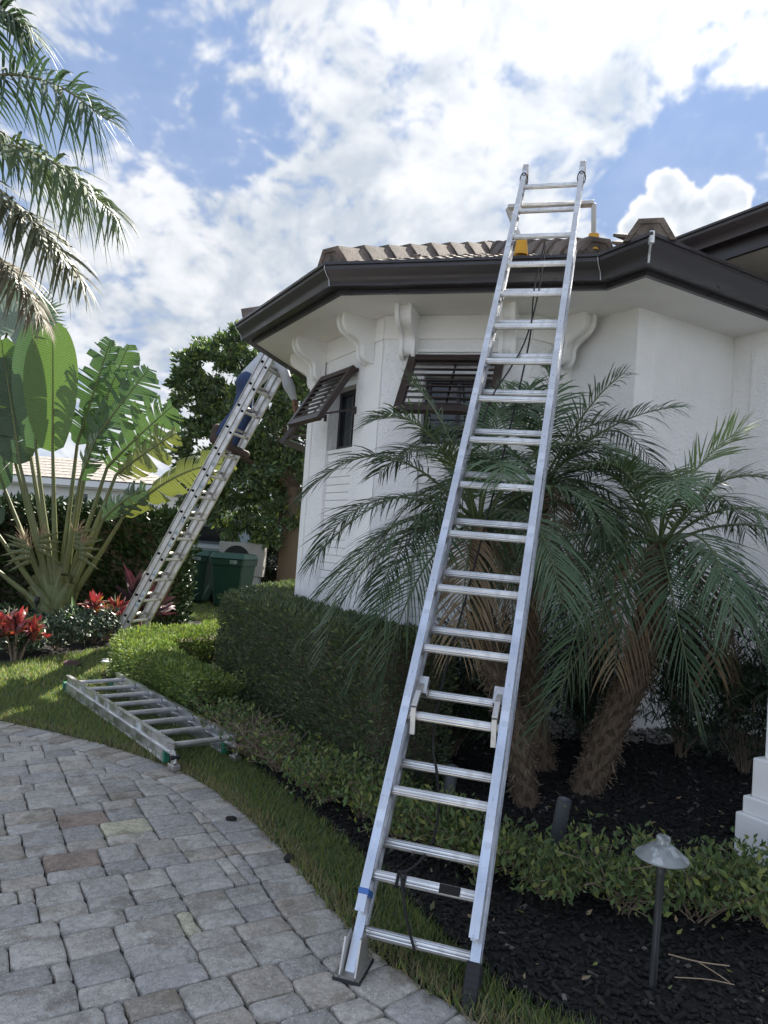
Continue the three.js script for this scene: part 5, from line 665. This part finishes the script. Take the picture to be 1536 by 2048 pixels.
// 6: broadleaf trees behind
function tree(label, base, trunkH, tr, blobs, seed, n, leaf, c, c2) {
  const g = thing('broadleaf_tree', label, 'tree'); const r = rngOf(seed), top = V(base.x, trunkH, base.z); const limbs = [];
  const tk = new THREE.CylinderGeometry(tr * 0.8, tr, trunkH + 0.2, 14, 6); tk.translate(base.x, trunkH / 2 - 0.1, base.z); obj('trunk', tk, M.bark, g);
  const mats = [], cols = []; const tot = blobs.reduce((s, b) => s + b[1] * b[1], 0);
  for (const [p, R] of blobs) { const P = VA(p); limbs.push(tube([top.clone().add(V(0, -0.15, 0)), top.clone().lerp(P, 0.5).add(V((r() - 0.5) * 0.3, 0.15, (r() - 0.5) * 0.3)), P], tr * 0.22, 10, 6)); const k = Math.round(n * R * R / tot), cl = []; for (let i = 0; i < 26; i++) { const d = V(r() - 0.5, r() - 0.45, r() - 0.5).normalize(); cl.push(P.clone().addScaledVector(d, R * (0.55 + 0.5 * r()))); } for (let i = 0; i < k; i++) { const q = cl[Math.floor(r() * cl.length)], s = R * 0.3; const o = V(r() + r() - 1, (r() + r() - 1) * 0.7, r() + r() - 1).multiplyScalar(s); const pp = q.clone().add(o), d = pp.clone().sub(P).normalize().add(V((r() - 0.5) * 1.6, (r() - 0.5) * 1.6, (r() - 0.5) * 1.6)).normalize(), sc = leaf * (0.6 + 0.8 * r()); mats.push(m4.compose(pp, upTo(d, r() * 6.28), V(sc, sc, sc)).clone()); cols.push(jit(r, r() < 0.22 ? c2 : c, 0.5)); } }
  obj('limbs', merge(limbs), M.bark, g); inst('crown', leafGeo, M.leafStuff, mats, g, cols); return g;
}
tree('dense round-crowned tree behind the worker ladder, trunk by the house corner', VA([-2.02, 0, -16.45]), 2.6, 0.30, [[[-4.17, 5.02, -17], 0.81], [[-3.25, 5.46, -17.6], 0.92], [[-3.52, 4.24, -17], 0.98], [[-4.47, 4.25, -16.8], 0.68], [[-2.51, 3.69, -16.8], 0.92], [[-3.99, 3.35, -16.8], 0.92], [[-3.09, 2.92, -16.5], 0.92], [[-2.17, 2.76, -16.5], 0.85], [[-4.3, 2.64, -16.9], 0.66], [[-3.44, 2.23, -16.8], 0.79], [[-2.32, 1.73, -16.5], 0.66], [[-1.66, 4.49, -17], 0.92], [[-2.28, 5.53, -17.6], 0.79], [[-4.73, 4.74, -17], 0.52], [[-3.97, 5.85, -17.4], 0.52]], 91, 40000, 0.14, [0.06, 0.11, 0.024], [0.15, 0.21, 0.035]);
tree('dark shrubby tree filling the gap beside the tree trunk', VA([-2.47, 0.09, -17.2]), 0.8, 0.1, [[[-2.65, 0.9, -17.2], 0.5], [[-2.84, 0.42, -17.2], 0.4], [[-2.32, 0.46, -17.2], 0.4], [[-2.64, 1.61, -17.2], 0.5]], 92, 7000, 0.10, [0.02, 0.035, 0.014], [0.04, 0.06, 0.02]);

// 7: grass
const bladeGeo = fromTris([-0.5, 0, 0, 0.5, 0, 0, 0.38, 0.5, 0.12, -0.5, 0, 0, 0.38, 0.5, 0.12, -0.38, 0.5, 0.12, -0.38, 0.5, 0.12, 0.38, 0.5, 0.12, 0, 1, 0.4]);
{
  const r = rngOf(61), mats = [], cols = [], q = new THREE.Quaternion(), e = new THREE.Euler();
  const leftBed = [[-9, -7.0], [-3.72, -7.3], [-3.25, -8.6], [-2.75, -10.3], [-2.4, -12], [-9, -12]];
  const add = (x, z, h, w, dry) => { e.set((r() - 0.5) * 1.1, r() * 6.28, (r() - 0.5) * 1.1); mats.push(m4.compose(V(x, -0.012, z), q.setFromEuler(e), V(w, h, h)).clone()); cols.push(jit(r, r() < dry ? [0.30, 0.24, 0.11] : r() < 0.38 ? [0.23, 0.28, 0.04] : [0.095, 0.16, 0.028], 0.5)); };
  let k = 0; while (k < 46000) { const x = -3.2 + r() * 4.4, z = -6.4 + r() * 4.6; if (inPoly(drivePoly, x, z)) { if (polyDist(driveEdge, x, z).d > 0.03 * r()) continue; } if (inPoly(bedPoly, x, z) && polyDist(bedEdge, x, z).d > 0.04 * r()) continue; const de = polyDist(driveEdge, x, z).d; if (de > 0.75 && x > -1.2) continue; k++; add(x, z, 0.035 + 0.04 * r(), 0.0045 + 0.003 * r(), de < 0.07 ? 0.5 : 0.07); }
  k = 0; while (k < 60000) { const x = -4 + r() * 4, z = -18 + r() * 13; if (inPoly(drivePoly, x, z) || inPoly(bedPoly, x, z) || inPoly(leftBed, x, z)) continue; if (r() > 1.4 * Math.exp((z + 6) * 0.22)) continue; k++; add(x, z, 0.04 + 0.045 * r(), 0.008 + 0.005 * r(), 0.1); }
  const g = inst('grass', bladeGeo, M.grass, mats, null, cols); g.userData = { kind: 'stuff', label: 'short green lawn grass around the driveway and beds', category: 'grass' };
  // mulch of the left bed
  struct('left_bed', slab(leftBed.map(([x, z]) => [x, z]), -0.03, 0.004), M.mulch);
}

// ---------------------------------------------------------------- background and small things
{
  const nb = thing('neighbour_house', 'grey-blue neighbouring house wall behind the green bins', 'house'); const z = -19.5, a = VA([-5.08, 0.94, -19.5]), m = mat([0.42, 0.50, 0.56], 0.9, { bumpMap: stuccoB, bumpScale: 0.006 });
  obj('wall', box(-5.2, 0.6, 0, 2.35, z - 0.2, z), m, nb); obj('roof', (() => { const g = slab([[-5.9, z + 0.6], [1.0, z + 0.6], [1.0, z - 5], [-5.9, z - 5]], 2.36, 2.5); return g; })(), mat([0.6, 0.6, 0.58], 0.8), nb);
  const w0 = [-4.86, 1.59, -19.48], w1 = [-3.95, 1.21, -19.48]; const win = obj('window', rbox(w0[0] - 0.06, w1[0] + 0.06, w1[1] - 0.06, w0[1] + 0.06, z + 0.001, z + 0.05, 0.01), mat([0.10, 0.11, 0.12], 0.5), nb); obj('pane', box(w0[0], w1[0], w1[1], w0[1], z + 0.052, z + 0.056), M.glass, win); obj('sill', rbox(w0[0] - 0.3, w1[0] + 1.2, w1[1] - 0.2, w1[1] - 0.12, z + 0.001, z + 0.07, 0.01), mat([0.5, 0.5, 0.5], 0.8), nb);
}
{
  const nb = thing('distant_house', 'distant white house with a pale tiled roof seen between the palm stalks', 'house'); const z = -27, wm = mat([0.72, 0.72, 0.70], 0.85), l = [-13.07, 2.14, -27], r = [-7.85, 2.79, -27];
  obj('wall', box(l[0] - 6, r[0] - 0.4, 0, 2.75, z - 6, z), wm, nb); obj('fascia', box(l[0] - 6.5, r[0] + 0.1, 2.76, 2.98, z + 0.35, z + 0.5), mat([0.75, 0.75, 0.73], 0.7), nb); obj('soffit', box(l[0] - 6.5, r[0] + 0.1, 2.70, 2.758, z - 0.02, z + 0.34), wm, nb);
  const x0 = l[0] - 6.5, x1 = r[0] + 0.1, y0 = 2.99, pm = mat([0.58, 0.57, 0.55], 0.85, { map: tileC }); const pos = [], Rg = [[x0 + 3, 4.0, z - 2.9], [x1 - 3.2, 4.0, z - 2.9]], E4 = [[x0, y0, z + 0.5], [x1, y0, z + 0.5], [x1, y0, z - 6.3], [x0, y0, z - 6.3]]; pos.push(...E4[0], ...E4[1], ...Rg[1], ...E4[0], ...Rg[1], ...Rg[0], ...E4[1], ...E4[2], ...Rg[1], ...E4[2], ...E4[3], ...Rg[0], ...E4[2], ...Rg[0], ...Rg[1], ...E4[3], ...E4[0], ...Rg[0]); obj('roof', uvBox(fromTris(pos)), pm, nb);
  for (let k = 0; k < 7; k++) { const t = k / 7, y = mix(y0, 4.0, t), zz = mix(z + 0.5, z - 2.9, t), xa = mix(x0, x0 + 3, t), xb = mix(x1, x1 - 3.2, t); obj('tile_course', (() => { const g = box(xa, xb, -0.02, 0.02, -0.4, 0.02); g.rotateX(0.29); g.translate(0, y + 0.03, zz); return g; })(), pm, nb); }
  for (const u of [[[-11.39, 2.04, -26.98], [-10.88, 2.57, -26.98]], [[-9.24, 2.41, -26.98], [-8.69, 2.92, -26.98]]]) { const wn = obj('window', box(u[0][0], u[1][0], u[0][1], u[1][1], z + 0.001, z + 0.05), wm, nb); obj('pane', box(u[0][0] + 0.06, u[1][0] - 0.06, u[0][1] + 0.06, u[1][1] - 0.06, z + 0.051, z + 0.056), M.glass, wn); }
}
function wheelieBin(p, turn, label) {
  const g = thing('wheeled_bin', label, 'bin', 'green wheeled bins by the neighbouring wall', V(p[0], -0.01, p[2])); g.rotation.y = turn; const m = mat([0.005, 0.036, 0.023], 0.5), m2 = mat([0.006, 0.055, 0.033], 0.4);
  const taper = (w0, d0, w1, d1, h, y) => { const q = new RoundedBoxGeometry(1, 1, 1, 3, 0.06), a = q.attributes.position; for (let i = 0; i < a.count; i++) { const t = a.getY(i) + 0.5; a.setXYZ(i, a.getX(i) * mix(w0, w1, t), y + t * h, a.getZ(i) * mix(d0, d1, t)); } q.computeVertexNormals(); return q; };
  obj('body', taper(0.5, 0.56, 0.66, 0.72, 0.92, 0.06), m, g); obj('rim', taper(0.69, 0.75, 0.70, 0.76, 0.13, 0.86), m, g); const ld = obj('lid', taper(0.72, 0.80, 0.66, 0.66, 0.10, 0.992), m2, g); obj('handle', (() => { const q = new THREE.CylinderGeometry(0.016, 0.016, 0.56, 10); q.rotateZ(Math.PI / 2); q.translate(0, 0.98, -0.43); return q; })(), m, ld);
  for (const s of [-1, 1]) { const q = new THREE.CylinderGeometry(0.14, 0.14, 0.06, 20); q.rotateZ(Math.PI / 2); q.translate(s * 0.30, 0.14, -0.26); obj('wheel', q, M.rubber, g); }
  const st = new THREE.BoxGeometry(0.14, 0.07, 0.004); st.translate(0.14, 0.935, 0.381); obj('emblem', st, mat([0.35, 0.42, 0.38], 0.6, { map: stickerM.map }), g); return g;
}
wheelieBin([-2.86, 0, -14.4], -0.2, 'green wheeled bin nearer the lawn with a pale emblem');
wheelieBin([-3.72, 0, -15.0], -0.15, 'green wheeled bin half hidden behind the hedge end');
{
  const g = thing('air_conditioner', 'white outdoor air conditioning unit behind the green bins', 'air conditioner', undefined, V(-3.05, 0, -16.2)); const m = mat([0.28, 0.27, 0.25], 0.6);
  obj('cabinet', rbox(-0.5, 0.5, 0.55, 1.28, -0.18, 0.18, 0.02), m, g); obj('stand', box(-0.42, 0.42, 0, 0.548, -0.15, 0.15), mat([0.3, 0.3, 0.3], 0.9), g);
  const ring = new THREE.TorusGeometry(0.29, 0.012, 8, 36); ring.translate(-0.1, 0.91, 0.186); const gr = obj('fan_grille', ring, M.winFrame, g); for (let k = 0; k < 6; k++) { const q = new THREE.TorusGeometry(0.05 + k * 0.04, 0.005, 6, 30); q.translate(-0.1, 0.91, 0.187); obj('grille_ring', q, M.winFrame, gr); } obj('fan_recess', (() => { const q = new THREE.CylinderGeometry(0.28, 0.28, 0.004, 30); q.rotateX(Math.PI / 2); q.translate(-0.1, 0.91, 0.183); return q; })(), M.winFrame, gr);
  for (let k = 0; k < 9; k++) obj('louvre', rbox(-0.506, -0.501, 0.62 + k * 0.065, 0.655 + k * 0.065, -0.13, 0.13, 0.002), M.winFrame, g);
}
// path light
{
  const p = [1.05, 0.03, -2.61], g = thing('path_light', 'weathered bronze mushroom path light standing in the mulch', 'path light', undefined, V(p[0], bedH(p[0], p[2]) - 0.01, p[2])); const m = mat([0.42, 0.43, 0.43], 0.6, { metalness: 0.4, map: tex(256, (u, v) => { const a = fbm(u * 7, v * 7, 5, 7), b = sstep(0.5, 0.7, fbm(u * 12 + 4, v * 12, 4, 12)); const k = 0.75 + 0.4 * (a - 0.5) + 0.25 * b; return [k * 0.98, k, k]; }, true, 1) });
  const hat = new THREE.LatheGeometry([[0.0, 0.53], [0.021, 0.53], [0.024, 0.525], [0.024, 0.506], [0.030, 0.503], [0.046, 0.493], [0.088, 0.462], [0.091, 0.456], [0.088, 0.453], [0.045, 0.476], [0.0, 0.48]].map(q => new THREE.Vector2(...q)), 40); const post = new THREE.LatheGeometry([[0, -0.05], [0.0135, -0.05], [0.0135, 0.40], [0.017, 0.402], [0.017, 0.425], [0.0135, 0.43], [0.0135, 0.476]].map(q => new THREE.Vector2(...q)), 18);
  obj('cap', hat, m, g); obj('post', post, mat([0.11, 0.11, 0.11], 0.6, { metalness: 0.5, map: m.map }), g); g.rotation.z = -0.02;
}
function spot(p, label, tilt, h) { const g = thing('garden_spotlight', label, 'spotlight', 'garden spotlights in the mulch', V(p[0], bedH(p[0], p[2]) - 0.02, p[2])); const m = mat([0.10, 0.105, 0.11], 0.6, { metalness: 0.4 }); const b = new THREE.LatheGeometry([[0, 0.03], [0.024, 0.03], [0.030, 0.05], [0.034, 0.12], [0.034, h], [0.030, h + 0.004], [0.030, h - 0.02], [0, h - 0.022]].map(q => new THREE.Vector2(...q)), 22); b.rotateX(tilt); b.rotateZ(-0.1); obj('housing', b, m, g); const st = new THREE.CylinderGeometry(0.008, 0.003, 0.12, 8); st.translate(0, 0, 0); obj('spike', st, m, g); return g; }
spot([0.92, 0.1, -3.54], 'grey cylindrical garden spotlight below the leaning palm trunk', 0.1, 0.29); spot([0.46, 0.08, -4.1], 'dark garden spotlight seen between the tall ladder rungs', -0.15, 0.25); 
{ const p = [-4.52, 0, -9.78], g = thing('path_light', 'slim dark path light beside the travellers palm', 'path light', undefined, V(p[0], 0, p[2])); const q = new THREE.LatheGeometry([[0, 0], [0.014, 0], [0.014, 0.36], [0.034, 0.37], [0.036, 0.45], [0, 0.46]].map(k => new THREE.Vector2(...k)), 14); obj('post', q, M.winFrame, g); }
// litter on lawn and paving edge
function stone(p, R, label, name, cat, m, seed) { const g = new THREE.IcosahedronGeometry(1, 3), a = g.attributes.position; for (let i = 0; i < a.count; i++) { const v = V(a.getX(i), a.getY(i), a.getZ(i)), k = 0.45 + 1.1 * fbm(v.x * 2.4 + seed * 3 + 9, v.y * 1.6 + v.z * 2.1 + 9, 4); a.setXYZ(i, v.x * k * R[0], v.y * k * R[1], v.z * k * R[2]); } const h = mergeVertices(g.deleteAttribute('uv').deleteAttribute('normal'), 1e-5); h.computeVertexNormals(); const o = obj(name, h, m, null); o.position.set(p[0], R[1] * 0.6, p[2]); tag(o, label, cat); return o; }
stone([-0.32, 0, -3.45], [0.026, 0.02, 0.02], 'black mulch lump at the paving edge left of the tall ladder', 'mulch_lump', 'debris', M.mulch, 1); stone([-0.68, 0, -3.88], [0.03, 0.014, 0.016], 'flat dark mulch lump on the paving near the lying ladder', 'mulch_lump', 'debris', M.mulch, 2); stone([-3.06, 0, -7.52], [0.11, 0.05, 0.07], 'dark reddish lump lying on the sunny lawn', 'lawn_debris', 'debris', mat([0.05, 0.02, 0.02], 0.8), 3);
{ const p = VA([-2.68, 0, -7.71]); const o = obj('plastic_scrap', merge([bar(p.clone().add(V(-0.16, 0.05, -0.03)), p.clone().add(V(0.1, 0.06, 0.02)), 0.05, 0.012), bar(p.clone().add(V(-0.2, 0.05, -0.16)), p.clone().add(V(0.14, 0.055, -0.1)), 0.03, 0.01)]), mat([0.7, 0.7, 0.68], 0.5), null); tag(o, 'pale scrap pieces lying on the sunny lawn', 'debris'); }
{ const p = VA([-0.65, 0.1, -5.89]); const g = new THREE.PlaneGeometry(0.2, 0.12, 14, 8), a = g.attributes.position; for (let i = 0; i < a.count; i++) a.setZ(i, 0.05 * fbm(a.getX(i) * 14 + 7, a.getY(i) * 14 + 3, 3)); g.rotateX(-1.2); g.computeVertexNormals(); const o = obj('blue_cloth', g, mat([0.03, 0.09, 0.28], 0.8, { side: THREE.DoubleSide }), null); o.position.set(p.x, bedH(p.x, p.z) + 0.05, p.z); tag(o, 'crumpled blue scrap at the foot of the clipped hedge', 'debris'); }
{ const p = [1.29, 0.03, -2.69], P = V(p[0], bedH(p[0], p[2]) + 0.012, p[2]); const a = (x, y, z) => P.clone().add(V(x, y, z)); const o = obj('twig', merge([tube([a(-0.14, 0.02, -0.04), a(-0.05, 0.022, 0), a(0.06, 0.02, 0.01)], 0.0025, 12, 5), tube([a(-0.05, 0.022, 0), a(0.0, 0.01, 0.05), a(0.03, 0.0, 0.08)], 0.002, 10, 5), tube([a(-0.16, 0.0, 0.07), a(-0.04, 0.003, 0.075), a(0.04, 0, 0.09)], 0.002, 10, 5)]), mat([0.34, 0.25, 0.17], 0.9), null); tag(o, 'dry forked twig on the mulch right of the path light', 'twig'); }
{ const r = rngOf(15), mats = [], cols = [], q = new THREE.Quaternion(), e = new THREE.Euler(); for (let i = 0; i < 900; i++) { const x = 0.9 + r() * 1.3, z = -5.75 + r() * 0.6 - (x < 1.4 ? 0 : 0); e.set(r() * 6, r() * 6, r() * 6); const s = 0.008 + 0.012 * r(); mats.push(m4.compose(V(x, bedH(x, z) + 0.006, z), q.setFromEuler(e), V(s, s * 0.7, s)).clone()); const k = 0.12 + 0.2 * r(); cols.push(lin(k, k * 0.95, k * 0.88)); } inst('gravel', new THREE.IcosahedronGeometry(1, 1), mat([1, 1, 1], 0.9), mats, null, cols).userData = { kind: 'stuff', label: 'strip of pale gravel along the foot of the house wall', category: 'gravel' }; }
{ const r = rngOf(16), mats = [], cols = [], q = new THREE.Quaternion(), e = new THREE.Euler(); for (let i = 0; i < 260; i++) { const b = r() < 0.35; const x = b ? -2 + r() * 2.6 : -0.5 + r() * 2.6, z = b ? -5 + r() * 3 : -4.4 + r() * 2.1; const on = inPoly(bedPoly, x, z), dr = inPoly(drivePoly, x, z); if (!on && !(dr && polyDist(driveEdge, x, z).d < 0.35 * r())) continue; e.set((r() - 0.5), r() * 6, (r() - 0.5)); const s = (dr ? 0.018 : 0.03) * (0.5 + r()); mats.push(m4.compose(V(x, (on ? bedH(x, z) + 0.014 : 0.006), z), q.setFromEuler(e).multiply(new THREE.Quaternion().setFromAxisAngle(V(1, 0, 0), 1.4)), V(s, s, s)).clone()); const k = 0.5 + r(); cols.push(r() < 0.4 ? lin(0.12 * k, 0.14 * k, 0.04 * k) : lin(0.26 * k, 0.19 * k, 0.11 * k)); } inst('fallen_leaves', leafGeo, M.leafThick, mats, null, cols).userData = { kind: 'stuff', label: 'small fallen leaves scattered over mulch and paving edge', category: 'leaves' }; }

renderer.render(scene, camera);
